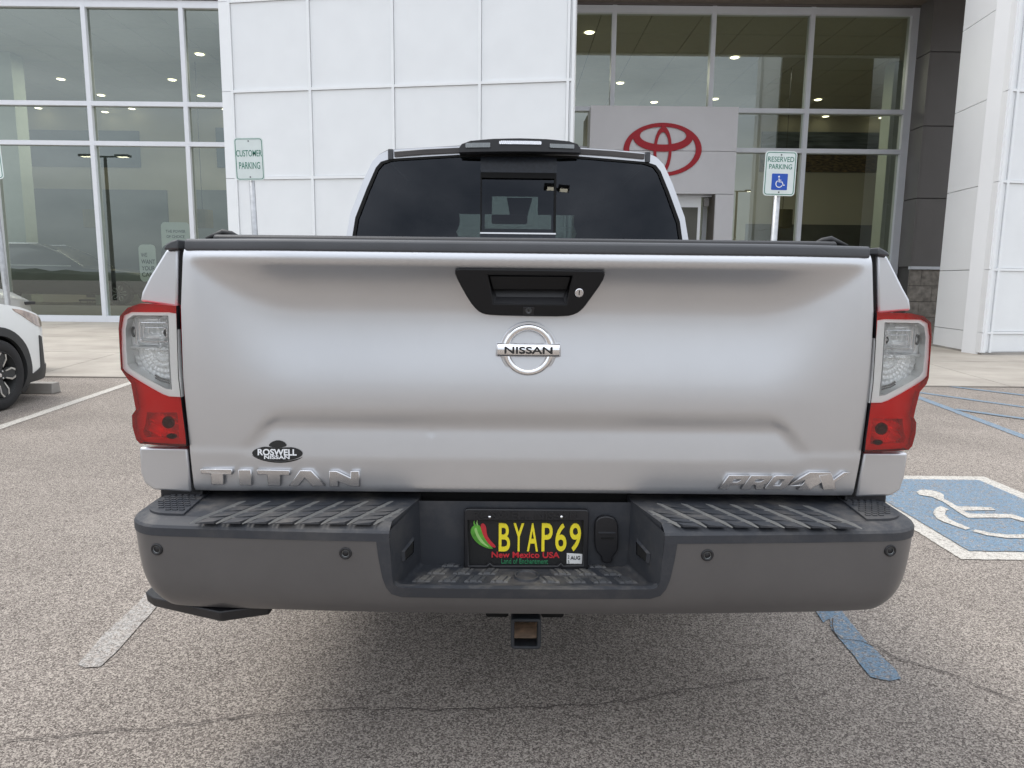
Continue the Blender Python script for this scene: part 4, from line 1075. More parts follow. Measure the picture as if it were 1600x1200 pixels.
def tail_light(s):
    f = (lambda P: P) if s < 0 else (lambda P: [(-x + TDX, z + TDZ) for x, z in P])
    root = thing('tail_light', None, None); root.parent = TR
    # red body: side wall running forward, solid
    O = tloL if s < 0 else tloR; chO_, chI_, rI = f(chO), f(chI), f(redI)
    sheet_part('red_housing', O, lambda x, z: (x, tl_y(x) + .020, z), M['redbody'], root, step=.012, thick=.16, holes=[chI_, rI])
    # reflector cavity behind the clear part
    def refl(x, z):
        u = (abs(x) - abs(cxm)) ; v = z - czm
        y = tl_y(x) + .026
        if v > .0:      # upper lamp: nested rounded frames
            d = max(abs(u + .010) * .85, abs(v - .052) * 1.15)
            k_ = (d * 95) % 1.0
            y += .009 * (k_ if k_ < .7 else (1 - k_) * 2.33) + .010 * smooth((.034 - d) / .02)
            if d < .016: y += .004 * math.sin(x * 1300)
            if u < -.020: y += .010 * math.sin(z * 190 + 1) * math.sin(x * 300)
        else:           # lower lamp: fluted fan
            r_ = math.hypot(u + .03, v + .005); th = math.atan2(v + .005, u + .03)
            y += .0045 * abs(math.sin(th * 17)) + .012 * smooth((r_ - .02) / .05) + .003 * math.sin(r_ * 420)
        if abs(v) < .005: y -= .014
        return (x, y, z)
    sheet_part('reflector', chI_, refl, M['chromeref'], root, step=.0021)
    wall = MB(); k = len(chI_)
    cw = (sum(p[0] for p in chI_) / k, sum(p[1] for p in chI_) / k); wi = [(cw[0] + (x - cw[0]) * .975, cw[1] + (z - cw[1]) * .985) for x, z in chI_]
    wall.add([(x, tl_y(x) + .0, z) for x, z in wi] + [(x, tl_y(x) + .052, z) for x, z in wi], [(i, (i + 1) % k, k + (i + 1) % k, k + i) for i in range(k)])
    part('lamp_wall', wall, M['chromeref'], root, fix=False)
    # bulbs
    def bowl(px, py, rx, rz, mat, yo, nm):
        p = tlpts([(px, py)])[0]; x = p[0] if s < 0 else -p[0] + TDX
        mb = MB().lathe([(0, .018), (.5, .012), (.85, .004), (1, 0), (1.12, -.001), (1.15, .004)], (0, 0, 0), 'y', 24)
        mb.v = [(x + a * rx, tl_y(x) + yo + b, p[1] + c * rz) for a, b, c in mb.v]
        part(nm, mb, mat, root, smooth=True, fix=False)
    bowl(95, 275, .0045, .012, M['greybulb'], .024, 'side_bulb')
    bowl(335, 282, .0055, .0085, M['greybulb'], .022, 'reverse_bulb')
    bowl(365, 930, .0135, .014, M['darkbulb'], .012, 'brake_bulb')
    bowl(390, 1030, .011, .006, M['darkbulb'], .012, 'brake_bulb')
    # inner square ridge frame of the reverse lamp
    for (a0, b0, a1, b1, w) in ((150, 205, 360, 345, .0022), (175, 240, 345, 318, .0018), (128, 175, 374, 372, .0018)):
        p, q = tlpts([(a0, b1), (a1, b0)]); xs0, xs1 = sorted((p[0], q[0])); 
        if s > 0: xs0, xs1 = -xs1 + TDX, -xs0 + TDX
        fr = curve_mesh([rrect(xs0, xs1, p[1], q[1], .009), rrect(xs0 + w, xs1 - w, p[1] + w, q[1] - w, .007)], M['chrome'], .0035, .0004, y=0)
        for v in fr.vertices: v.co.y += tl_y(v.co.x) + .022
        link('lamp_rim', fr, root)
    # diagonal dark louvre low in the clear part
    for dz in (0, .006):
        l = tlpts([(262, 590), (300, 612), (390, 640)]); l = f(l)
        lv = curve_mesh([strip2d([(x, z - dz) for x, z in l], .0035)], M['greybulb'], .003, y=0)
        for v in lv.vertices: v.co.y += tl_y(v.co.x) + .020
        link('louvre', lv, root)
    # red compartment reflector
    def rr(x, z): return (x, tl_y(x) + .040 + .007 * math.sin(z * 210 + x * 80) + .004 * abs(math.sin(x * 420)), z)
    sheet_part('red_reflector', rI, rr, M['chromeref'], root, step=.004)
    # chrome surround of the clear lamp
    sheet_part('chrome_surround', chO_, lambda x, z: (x, tl_y(x) + .0035, z), M['chromeref'], root, step=.012, holes=[chI_], thick=.016)
    # covers
    sheet_part('clear_lens', chO_, lambda x, z: (x, tl_y(x) - .0005, z), M['clear'], root, step=.012)
    Or = [p for p in O]
    sheet_part('red_lens', O, lambda x, z: (x, tl_y(x) - .001, z), M['redlens'], root, step=.012, holes=[chO_])
    k = len(O); inner = {13, 14, 15, 16, 17, 18}
    for nm_, mt_, sel in (('lens_edge', 'redbody', lambda q: q not in inner), ('gasket', 'black', lambda q: q in inner)):
        sk = MB(); sk.add([(x, tl_y(x) - .001, z) for x, z in O] + [(x, tl_y(x) + .021, z) for x, z in O], [(i, (i + 1) % k, k + (i + 1) % k, k + i) for i in range(k) if sel(i)])
        part(nm_, sk, M[mt_], root, fix=False)
    # black gasket line below
tail_light(-1); tail_light(1)

# ---- bumper
XA, RC, YB0 = .875, .105, -.172
_tab = []
def _plan():
    pts = [(0.0, YB0, 0.0, -1.0)]
    n = 40
    for i in range(1, n + 1):
        x = XA * i / n; pts.append((x, YB0 + .030 * (x / .85) ** 2, None, None))
    sl = math.atan(2 * .030 * XA / .85 ** 2)
    # arc from slope sl to 90 degrees
    x0, y0 = pts[-1][0], pts[-1][1]
    cx, cy = x0 - RC * math.sin(sl), y0 + RC * math.cos(sl)
    for i in range(1, 25):
        a = sl + (math.pi / 2 - sl) * i / 24; pts.append((cx + RC * math.sin(a), cy - RC * math.cos(a) * 1.0, None, None))
    xe, ye = pts[-1][:2]
    for i in range(1, 6): pts.append((xe + .002 * i, ye + .04 * i, None, None))
    s = 0; out = [(0.0, Vector((0, YB0)), Vector((0, -1)))]
    P = [Vector(p[:2]) for p in pts]
    for i in range(1, len(P)):
        s += (P[i] - P[i - 1]).length; d = (P[min(i + 1, len(P) - 1)] - P[i - 1]).normalized(); out.append((s, P[i], Vector((d.y, -d.x))))
    return out
PLAN = _plan(); SMAX = PLAN[-1][0]
def plan(s):
    a = abs(s); sg = -1 if s < 0 else 1
    lo, hi = 0, len(PLAN) - 1
    while hi - lo > 1:
        md = (lo + hi) // 2
        if PLAN[md][0] <= a: lo = md
        else: hi = md
    t = (a - PLAN[lo][0]) / (PLAN[hi][0] - PLAN[lo][0]) if hi > lo else 0; t = min(max(t, 0), 1)
    p = PLAN[lo][1].lerp(PLAN[hi][1], t); n = PLAN[lo][2].lerp(PLAN[hi][2], t).normalized()
    return Vector((p.x * sg, p.y)), Vector((n.x * sg, n.y))
ZST, ZBT, ZFA = .728, .487, .690
def bsurf(s, z, extra=0.0):
    p, n = plan(s); q = max(0, (ZFA - z) / (ZFA - ZBT)); ins = .014 * q + .040 * q ** 5 - extra
    c = smooth((abs(s) - .80) / .22)                    # corners narrow more and rise at the bottom
    ins += c * .004 * q ** 2
    w = p - n * ins; return (w.x, w.y, z + c * .008 * q ** 2)
def by(x, z):
    s = x; p, n = plan(s); q = max(0, (ZFA - z) / (ZFA - ZBT)); return p.y + .014 * q + .040 * q ** 5
def BS(px, py): p = Ts(px, py, by); return (p.x, p.z)
zface = ZFA
noL = [BS(590, 848.5), BS(594, 872), BS(601, 903), BS(607, 918), BS(616, 928), BS(632, 932.5)]
noR = [BS(1060, 850.5), BS(1056, 875), BS(1050, 905), BS(1044, 920), BS(1036, 930), BS(1020, 935)]
no = [((a[0] - b[0]) / 2, (a[1] + b[1]) / 2) for a, b in zip(noL, noR)]
print('notch', no)
no[0] = (no[0][0], zface)
face = [(-SMAX, zface)] + no + [(-x, z) for x, z in no[::-1]] + [(SMAX, zface), (SMAX, ZBT), (-SMAX, ZBT)]
bf = sheet(face, lambda s, z: bsurf(s, z, .001), step=.014)
BU = thing('rear_bumper', None, None); BU.parent = TR
me = bf.mesh('bumper_face', M['gunmetal'], True); link('bumper_face', me, BU)
# lower return lip
mb = MB(); ns = 90; vs = []
for i in range(ns + 1):
    s = -SMAX + 2 * SMAX * i / ns
    a = bsurf(s, ZBT, .001); p, n = plan(s)
    vs += [a, (a[0] - n.x * .012, a[1] - n.y * .012, a[2] - .004), (a[0] - n.x * .05, a[1] - n.y * .05, a[2] + .006), (a[0] - n.x * .055, a[1] - n.y * .055, a[2] + .04)]
mb.add(vs, [(i * 4 + j, (i + 1) * 4 + j, (i + 1) * 4 + j + 1, i * 4 + j + 1) for i in range(ns) for j in range(3)])
part('bumper_lower_lip', mb, M['gunmetal'], BU, smooth=True)
# inner opening of the plate well
inL = [BS(612, 838), BS(615, 875), BS(617, 900), BS(620, 912), BS(628, 917), BS(640, 918)]
inR = [BS(1041, 840), BS(1038, 877), BS(1037, 902), BS(1034, 914), BS(1028, 919), BS(1016, 920)]
inn = [((a[0] - b[0]) / 2, (a[1] + b[1]) / 2) for a, b in zip(inL, inR)]
inn[0] = (inn[0][0], ZST - .012)
print('inner', inn)
# top edge strips (band + chamfer) left and right
PROF = [(0.032, ZST), (.010, ZST - .007), (.001, ZST - .013), (-.003, ZST - .019), (-.003, zface - .001), (.008, zface - .004)]
def edge_strip(s0, s1, name):
    mb = MB(); n = 40; k = len(PROF); vs = []
    for i in range(n + 1):
        s = s0 + (s1 - s0) * i / n; p, nn = plan(s)
        for ins, z in PROF: vs.append((p.x - nn.x * ins, p.y - nn.y * ins, z))
    mb.add(vs, [(i * k + j, (i + 1) * k + j, (i + 1) * k + j + 1, i * k + j + 1) for i in range(n) for j in range(k - 1)])
    me = mb.mesh(name, M['plastic'], True); me.set_sharp_from_angle(angle=R(20)); return link(name, me, BU)
for sg in (-1, 1):
    a, b_ = sorted((sg * abs(inn[0][0]), sg * SMAX)); edge_strip(a, b_, 'step_edge')
# band round the well on the face
band = [no[0]] + no[1:] + [(-x, z) for x, z in no[::-1]] + [(-x, z) for x, z in [(inn[0][0], zface)] + inn[1:]] [0:1] + [(-x, z) for x, z in inn[1:]] + [p for p in inn[1:]][::-1] + [(inn[0][0], zface)]
sheet_part('well_surround', band, lambda s, z: bsurf(s, z, .003), M['plastic'], BU, step=.012, thick=.02)
# well: throat, walls, floor, back
ZF = .547; YBK = .035
Af = Tz(617, 915, ZF); Ar = Tz(1035, 917, ZF); xf = (abs(Af.x) + abs(Ar.x)) / 2; yf = (Af.y + Ar.y) / 2
Bl = T(663, 883, YBK); Br = T(985, 883, YBK); xb = (abs(Bl.x) + abs(Br.x)) / 2
Cl = T(659, 792, YBK); Cr = T(990, 792, YBK); xt = (abs(Cl.x) + abs(Cr.x)) / 2
print('well', xf, yf, xb, xt, Bl.z)
front = inn + [(-x, z) for x, z in inn[::-1]]
mb = MB(); k = len(front)
F1 = [bsurf(x, z, .003) for x, z in front]
def lerp(a, b, t): return tuple(a[i] + (b[i] - a[i]) * t for i in range(3))
n_i = len(inn)
back = []
for i, (x, z) in enumerate(front):
    sg = -1 if i < n_i else 1
    j = i if i < n_i else k - 1 - i
    # upper points go to the side wall's back edge, lower ones to the floor's back edge
    if j == 0: back.append((sg * xt, YBK, ZST - .004))
    elif j == 1: back.append((sg * (xt * .5 + xb * .5), YBK, ZF + .10))
    elif j == 2: back.append((sg * xb, YBK, ZF + .03))
    elif j == 3: back.append((sg * xb, YBK, ZF + .004))
    elif j == 4: back.append((sg * (xb - .012), YBK, ZF))
    else: back.append((sg * (xb - .03), YBK, ZF))
mid = [lerp(F1[i], back[i], .22) for i in range(k)]
for i in range(k):
    j = i if i < n_i else k - 1 - i
    if j >= 3: mid[i] = (mid[i][0], yf + .012, ZF + (.003 if j == 3 else 0))
mb.add(F1 + mid + back, [(i, i + 1, k + i + 1, k + i) for i in range(k - 1)] + [(k + i, k + i + 1, 2 * k + i + 1, 2 * k + i) for i in range(k - 1)])
mb.add(back, [tuple(range(k))])
part('plate_well', mb, M['plastic'], BU, bevel=.006, seg=3, fix=False)
# top pads
def top_pad(sg):
    outer = []
    ss = [abs(inn[0][0]) + (SMAX - .02 - abs(inn[0][0])) * i / 40 for i in range(41)]
    for s in ss:
        p, nn = plan(s); outer.append((p.x - nn.x * .032, p.y - nn.y * .032))
    poly = outer + [(outer[-1][0], .11), (.86, .14), (xt, .14), (xt, YBK)]
    poly = [(sg * x, y) for x, y in poly]
    o = sheet_part('step_pad', poly, lambda x, y: (x, y, ZST + .0005), M['plastic'], BU, step=.03, thick=Vector((0, 0, -.02)))
    # corner pad: raised wedge with a brick of little treads
    xk = [abs(Tz(272, 817, ZST).x), abs(Tz(303, 788, ZST).x)]
    cp = [(xk[0], outer[-1][1] - .0)]
    o2 = [(x, y) for x, y in outer if x > xk[0] + .004]
    ypp = [p for p in outer if p[0] <= xk[0] + .004][-1][1]
    pl = [(xk[0], ypp)] + o2 + [(o2[-1][0], .085), (xk[1], .085)]
    pl = [(sg * x, y) for x, y in pl]
    mbp = MB().prism([(x, y, ZST) for x, y in pl], (0, 0, .006)); part('corner_pad', mbp, M['plastic'], BU, bevel=.004, seg=2)
    mt = MB()
    for r_ in range(8):
        for c in range(9):
            x = xk[0] + .016 + c * .0165 + (.008 if r_ % 2 else 0) ; y = -.088 + r_ * .0165
            if inpoly((x + .008, y - .012), [(abs(a), b) for a, b in pl]) and x > xk[0] + (xk[1] - xk[0]) * (y - ypp) / (.085 - ypp) + .012 and y < .06:
                mt.box(sg * x - .0055, sg * x + .0055, y, y + .0085, ZST + .0055, ZST + .0085)
    tag(part('corner_tread', mt, M['plastic'], BU), kind='stuff')
    # long diagonal ribs from the front edge back under the tailgate, faceted plates between them
    lines = []
    for i in range(9):
        bxp = 296 + 41.0 * i
        a = Tz(bxp, 818.6 + .25 * i, ZST); c = Tz(bxp + 88 - 2.6 * i, 783.5, ZST)
        lines.append((Vector((sg * abs(a.x), a.y)), Vector((sg * abs(c.x), min(c.y, .13)))))
    keep = []
    for A, C in lines:
        # stop a rib where the well's edge cuts across it
        f_ = 1.0
        for t in range(1, 21):
            p = A + (C - A) * t / 20; lim_ = abs(inn[0][0]) + (xt - abs(inn[0][0])) * max(0, (p.y - A.y)) / (YBK - A.y) + .010
            if abs(p.x) < lim_: f_ = (t - 1) / 20; break
        keep.append((A, A + (C - A) * f_, f_))
    for A, C, f_ in keep:
        if f_ < .2: continue
        d = (C - A); n2 = Vector((-d.y, d.x)).normalized()
        mr = MB(); K = 8; w = .0030; vs = []
        for q in range(K + 1):
            p = A + d * q / K; ww = w * (.4 if q in (0, K) else 1)
            vs += [(p.x + n2.x * ww, p.y + n2.y * ww, ZST), (p.x, p.y, ZST + .0060 * (.3 if q in (0, K) else 1)), (p.x - n2.x * ww, p.y - n2.y * ww, ZST)]
        mr.add(vs, [(q * 3 + j, (q + 1) * 3 + j, (q + 1) * 3 + j + 1, q * 3 + j + 1) for q in range(K) for j in range(2)])
        for q in (.24, .48, .72):
            p = A + d * q
            for sgn in (-1, 1):
                m2 = p + Vector((sgn * .013, .003)); w2 = .0016
                mr.add([(p.x, p.y - w2, ZST), (p.x, p.y, ZST + .005), (p.x, p.y + w2, ZST), (m2.x, m2.y, ZST + .0008)], [(0, 3, 1), (1, 3, 2)])
        part('tread_rib', mr, M['ridge'], BU, smooth=False)
    mp2 = MB()
    for (A, C, fa), (A2, C2, fb) in zip(keep[:-1], keep[1:]):
        ff = min(fa, fb)
        if ff < .2: continue
        C_ = A + (C - A) * (ff / fa); C2_ = A2 + (C2 - A2) * (ff / fb)
        for r_ in range(4):
            u0, u1 = r_ / 4 + .03, (r_ + 1) / 4 - .03
            if u0 > ff * 1.01 and ff < 1: pass
            q = [A.lerp(C_, u0).lerp(A2.lerp(C2_, u0), .14), A.lerp(C_, u0).lerp(A2.lerp(C2_, u0), .86), A.lerp(C_, u1).lerp(A2.lerp(C2_, u1), .86), A.lerp(C_, u1).lerp(A2.lerp(C2_, u1), .14)]
            hs = [.0008, .0048, .0030, .0012] if sg < 0 else [.0008, .0048, .0030, .0012]
            mp2.hexa([(v.x, v.y, ZST - .001) for v in q], [(v.x, v.y, ZST + h_) for v, h_ in zip(q, hs)])
    tag(part('tread_plate', mp2, M['plastic'], BU), kind='stuff')
top_pad(-1); top_pad(1)
# well-floor treads: three rows of slanted pads, a round plug in the middle
tm = MB()
for r_ in range(3):
    y0 = yf + .020 + r_ * .048
    for i in range(-7, 8):
        x = i * .0655 + (.033 if r_ % 2 else 0)
        lim = xf + (xb - xf) * (y0 - yf) / (YBK - yf) - .06
        if abs(x) > lim or (abs(x) < .055 and r_ < 2 and r_ >= 0 and abs(x) < (.055 if r_ == 1 else .02)): continue
        sl = .012 if x < 0 else -.012
        for o_, w in ((-.017, .006), (0.0, .010), (.016, .006)):
            q = [(x + o_ - w, y0), (x + o_ + w, y0), (x + o_ + w + sl, y0 + .034), (x + o_ - w + sl, y0 + .034)]
            hgt = .0055 if o_ == 0 else .0035
            tm.hexa([(q[0][0], q[0][1], ZF), (q[1][0], q[1][1], ZF), (q[1][0] - .002, q[1][1] + .003, ZF + hgt), (q[0][0] + .002, q[0][1] + .003, ZF + hgt)],
                    [(q[3][0], q[3][1], ZF), (q[2][0], q[2][1], ZF), (q[2][0] - .002, q[2][1] - .003, ZF + hgt), (q[3][0] + .002, q[3][1] - .003, ZF + hgt)])
tag(part('floor_tread', tm, M['floorridge'], BU), kind='stuff')
pc = Tz(823, 901, ZF)
mb = MB().lathe([(0, .002), (.026, .002), (.028, .006), (.032, .006), (.034, 0)], (0, 0, 0), 'z', 32)
mb.v = [(pc.x + a, pc.y + b, ZF + c) for a, b, c in mb.v]; part('floor_plug', mb, M['plastic'], BU, smooth=False)
# rectangular hook holes in the well's side walls
for sg in (-1, 1):
    pts = [(627, 862), (644, 840), (643, 864), (628, 877)]
    W_ = []
    A0 = Vector(F1[1]); A0.x = -abs(A0.x); Bk = Vector((-(xt + xb) / 2, YBK, ZF + .10))
    # plane of the wall
    for p in pts:
        d_ = tray(*p); u = (Bk - A0).normalized(); nrm = u.cross(Vector((0, 0, 1))).normalized(); t_ = (A0 - _o).dot(nrm) / d_.dot(nrm); w = _o + d_ * t_
        W_.append(w)
    ctr = sum(W_, Vector()) / 4
    u = (Bk - A0).normalized(); nn_ = Vector((u.y, -u.x, 0)); nn_ = nn_ if nn_.x > 0 else -nn_
    o = [w + nn_ * .004 for w in W_]
    inr = [ctr + (w - ctr) * .80 + nn_ * .006 for w in W_]
    fl = lambda v: (v.x * (-sg) * (1), v.y, v.z) if sg > 0 else (v.x, v.y, v.z)
    part('hook_hole', MB().add([fl(v) for v in inr], [(0, 1, 2, 3)]), M['deepblack'], BU, fix=False)
    fr = MB(); oo = [ctr + (w - ctr) * 1.08 + nn_ * .001 for w in W_]; 
    ii = [ctr + (w - ctr) * .86 + nn_ * .0075 for w in W_]
    fr.add([fl(v) for v in oo + ii], [(i, (i + 1) % 4, 4 + (i + 1) % 4, 4 + i) for i in range(4)]); part('hook_hole_rim', fr, M['plastic'], BU, fix=False)
# trailer connector flap
cy = YBK - .004
ol = [TP(720 + x / 5.926, 780 + y / 5.926, cy) for x, y in [(1235, 300), (1240, 200), (1270, 160), (1345, 142), (1420, 165), (1450, 210), (1455, 320), (1452, 440), (1440, 480), (1400, 515), (1395, 575), (1340, 580), (1300, 570), (1298, 515), (1255, 480), (1237, 420)]]
ol = chaikin(ol, 1)
cf = link('connector_cover', curve_mesh([ol], M['black'], .006, .003, y=cy - .002), BU)
q0_, q1_ = TP(720 + 1290 / 5.926, 780 + 352 / 5.926, cy), TP(720 + 1410 / 5.926, 780 + 340 / 5.926, cy)
part('connector_hinge', MB().box(q0_[0], q1_[0], cy - .0135, cy - .009, q0_[1], q1_[1]), M['deepblack'], cf)
q0_, q1_ = TP(720 + 1270 / 5.926, 780 + 300 / 5.926, cy), TP(720 + 1425 / 5.926, 780 + 290 / 5.926, cy)
part('connector_ridge', MB().box(q0_[0], q1_[0], cy - .0135, cy - .009, q0_[1], q1_[1]), M['plastic'], cf)
# parking sensors
for (px, py) in ((246, 858), (540, 864), (1105, 867), (1391, 860)):
    s_, z_ = BS(px, py)
    if abs(s_) > .80:     # find s on the curved corner
        best = min(((abs((Vector(bsurf(q * .002 * (1 if s_ > 0 else -1), z_)) - _o).normalized().cross(tray(px, py).normalized()).length), q * .002) for q in range(380, 540)))
        s_ = best[1] * (1 if s_ > 0 else -1)
    c = Vector(bsurf(s_, z_, .001)); _, nn = plan(s_); nn3 = Vector((nn.x, nn.y, 0)); rot = nn3.to_track_quat('-Y', 'Z').to_matrix().to_4x4()
    smx = Matrix.Translation(c) @ rot
    me1 = MB().lathe([(.0152, .003), (.0150, -.0015), (.0132, -.004), (.0095, -.0035), (.0092, .000)], (0, 0, 0), 'y', 32)
    me2 = MB().lathe([(.0092, 0), (.0088, -.0022), (.0078, -.0022), (.0075, -.001)], (0, 0, 0), 'y', 32)
    me3 = MB().lathe([(0, -.0012), (.0062, -.0010), (.0074, .0005)], (0, 0, 0), 'y', 24)
    rim = MB(); rim.v = me1.v + me3.v; rim.f = me1.f + [tuple(i + len(me1.v) for i in f) for f in me3.f]
    o1 = link('parking_sensor', rim.mesh('parking_sensor', M['black'], True), BU); o1.matrix_local = smx
    o2 = link('sensor_ring', me2.mesh('sensor_ring', M['greybulb'], True), BU); o2.matrix_local = smx
# licence plate and its frame
PY = YBK - .012
PL = thing('licence_plate', None, None); PL.parent = TR
def pz(x, y): return TP(720 + x / 5.926, 780 + y / 5.926, PY)
fo0, fo1 = pz(32, 640), pz(1185, 88)
hole_ = [pz(*p) for p in [(70, 188), (1128, 188), (1128, 600), (950, 602), (925, 575), (895, 602), (300, 602), (270, 575), (240, 602), (75, 602)]]
link('plate_frame', curve_mesh([rrect(fo0[0], fo1[0], fo0[1] - .006, fo1[1], .010), hole_], M['black'], .005, .0025, y=PY - .003), PL)
link('plate', curve_mesh([rrect(pz(45, 630)[0], pz(1175, 0)[0], pz(0, 625)[1], pz(0, 110)[1], .010)], M['platebg'], .0006, y=PY + .003), PL)
def pt_(s, x0, y0, x1, y1, mat, bold=.02, dep=.0018, y=PY + .0022, nm='lettering', **k):
    a = pz(x0, y1); b = pz(x1, y0); return link(nm, text_mesh(s, a[0], b[0], a[1], b[1], y - dep * .5, dep, mat, bold, **k), PL)
for ch, a, b_ in (('B', 350, 458), ('Y', 485, 588), ('A', 612, 718), ('P', 746, 852), ('6', 873, 982), ('9', 1005, 1115)):
    pt_(ch, a, 222, b_, 482, M['yellow'], .012, .0035, nm='plate_character')
pt_('New Mexico USA', 285, 492, 915, 542, M['platered'], .02)
pt_('Land of Enchantment', 375, 553, 808, 598, M['plategreen'], .005)
st = [pz(*p) for p in [(982, 500), (1125, 508), (1122, 598), (980, 596)]]
link('month_sticker', curve_mesh([st], M['sticker'], .0006, y=PY + .0008), PL)
pt_('AUG', 1015, 525, 1105, 560, M['ink'], .02, .0004, PY - .0002)
pt_('2', 990, 520, 1005, 550, M['ink'], .0, .0004, PY - .0002)
pt_('5', 990, 565, 1005, 590, M['ink'], .0, .0004, PY - .0002)
pt_('ROSWELL NISSAN', 115, 105, 1085, 170, M['black'], .01, .003, PY - .0105)
pt_('NEW MEXICO', 560, 608, 970, 628, M['satin'], .0, .0006, PY - .0088)
for x in (268, 930):
    p = pz(x, 152)
    part('plate_screw', MB().lathe([(0, -.0055), (.003, -.005), (.0048, -.003), (.005, 0)], (p[0], PY - .009, p[1]), 'y', 16), M['chrome'], PL, smooth=True)
    part('screw_washer', MB().lathe([(.004, -.0012), (.0068, -.0012), (.0068, .001)], (p[0] - .003, PY - .0085, p[1] + .001), 'y', 6), M['chrome'], PL)
def chil(l, mat, dep, nm):
    link(nm, curve_mesh([chaikin([pz(*p) for p in l], 2)], mat, dep, .0004, y=PY + .0018 - dep), PL)
chil([(180, 240), (205, 218), (235, 250), (240, 330), (270, 380), (330, 440), (310, 455), (255, 420), (205, 350), (185, 290)], M['platered'], .0006, 'red_chili')
chil([(88, 290), (105, 252), (130, 240), (180, 240), (195, 310), (235, 390), (300, 455), (290, 462), (225, 450), (140, 400), (95, 330)], M['chili_green'], .0011, 'green_chili')
chil([(125, 268), (145, 262), (165, 330), (215, 400), (265, 445), (245, 440), (175, 395), (130, 310)], M['chili_light'], .0015, 'chili_highlight')
chil([(118, 205), (128, 190), (130, 230), (150, 245), (138, 250), (115, 235)], M['chili_green'], .0013, 'chili_stem')
chil([(150, 185), (162, 183), (152, 215), (162, 240), (150, 245), (142, 220)], M['chili_light'], .0012, 'chili_stem')

# hitch receiver
hx0, hx1 = TP(798, 990, .0)[0], TP(845.5, 990, .0)[0]; hz0, hz1 = TP(821, 1014, 0)[1], TP(821, 966, 0)[1]
t_ = .010
HR = thing('hitch_receiver', None, None); HR.parent = TR
link('collar', curve_mesh([rrect(hx0, hx1, hz0, hz1, .010), rrect(hx0 + t_, hx1 - t_, hz0 + t_ * .9, hz1 - t_, .003)], M['steel'], .02, .003, y=.02), HR)
tb = MB(); a0, a1, b0, b1 = hx0 + t_ * .8, hx1 - t_ * .8, hz0 + t_ * .8, hz1 - t_
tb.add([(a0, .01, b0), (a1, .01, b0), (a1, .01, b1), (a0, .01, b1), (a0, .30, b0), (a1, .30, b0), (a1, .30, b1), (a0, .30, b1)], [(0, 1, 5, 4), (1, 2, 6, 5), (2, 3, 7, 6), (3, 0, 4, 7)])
part('tube_shade_sheet', MB().add([(a0, .16, b0), (a1, .16, b0), (a1, .16, b1), (a0, .16, b1)], [(0, 1, 2, 3)]), M['deepblack'], HR, fix=False)  # black sheet put in for the shade deep inside the tube
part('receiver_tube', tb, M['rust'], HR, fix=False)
part('receiver_sleeve', MB().box(hx0 + .004, hx1 - .004, .041, .32, hz0 + .004, hz0 + .007).box(hx0 + .004, hx1 - .004, .041, .32, hz1 - .007, hz1 - .004).box(hx0 + .004, hx0 + .007, .041, .32, hz0 + .007, hz1 - .007).box(hx1 - .007, hx1 - .004, .041, .32, hz0 + .007, hz1 - .007), M['steel'], HR)
for sg in (-1, 1):
    cx = (hx0 + hx1) / 2 + sg * .078
    link('chain_plate', curve_mesh([rrect(cx - .032, cx + .032, hz0 + .032, hz1 + .03, .008), rrect(cx - .018, cx + .018, hz0 + .046, hz1 + .012, .010)], M['deepblack'], .004, y=.12), HR)
part('cross_tube', MB().tube([(-.62, .11, .475), (.62, .11, .475)], .03, 12), M['underbody'], HR)
# corner step hanging under the left end
cs = [Tz(229, 941, .452), Tz(240, 949, .452), Tz(300, 963, .452), Tz(345, 973, .452), Tz(420, 962, .452)]
mb = MB(); top = [(p.x, p.y, .482) for p in cs] + [(cs[-1].x, .08, .482), (cs[0].x, .08, .482)]
bot = [(p.x, p.y + .004, .452) for p in cs] + [(cs[-1].x, .08, .452), (cs[0].x, .08, .452)]
top = [(x + (.0), y - .004, z) for x, y, z in top]
k = len(top); mb.add(top + bot, [tuple(range(k)), tuple(range(2 * k - 1, k - 1, -1))] + [(i, (i + 1) % k, k + (i + 1) % k, k + i) for i in range(k)])
part('corner_step', mb, M['black'], TR, bevel=.004)
part('corner_step_bracket', MB().box(cs[1].x + .03, cs[3].x, .0, .08, .481, .58), M['underbody'], TR)

# ---- under the tailgate, chassis, wheels
part('rear_crossmember', MB().box(-.90, .90, .09, .13, .60, ZB + .03), M['deepblack'], TR)
part('bed_floor', MB().box(-.93, .93, .14, 1.75, .86, .90), M['underbody'], TR)
for sg in (-1, 1):
    part('body_bracket', MB().box(sg * .90 - .055, sg * .90 + .055, .035, .14, .66, ZB + .01), M['black'], TR, bevel=.005)
    part('frame_rail', MB().box(sg * .50 - .045, sg * .50 + .045, .12, 5.2, .52, .68), M['underbody'], TR)
    part('bumper_bracket', MB().box(sg * .50 - .04, sg * .50 + .04, -.10, .2, .56, .66), M['underbody'], TR)
part('axle', MB().tube([(-.72, 1.5, .41), (.72, 1.5, .41)], .05, 12), M['underbody'], TR)
part('spare_tyre', MB().lathe([(.18, .0), (.20, .20), (.38, .22), (.40, .11), (.38, 0), (.18, 0)], (0, .75, .58), 'z', 28), M['rubber'], TR)
part('exhaust_pipe', MB().tube([(.62, .55, .55), (.62, 1.1, .55), (.4, 2.5, .5)], .04, 12), M['underbody'], TR)
part('differential', MB().lathe([(0, -.12), (.14, -.10), (.17, 0), (.14, .12), (0, .16)], (0, 1.52, .41), 'y', 20), M['underbody'], TR)
part('muffler', MB().tube([(.30, 1.9, .47), (.30, 2.7, .47)], .13, 14), M['underbody'], TR)
part('fuel_tank', MB().box(-.46, -.06, 1.9, 3.1, .38, .66), M['underbody'], TR, bevel=.04)
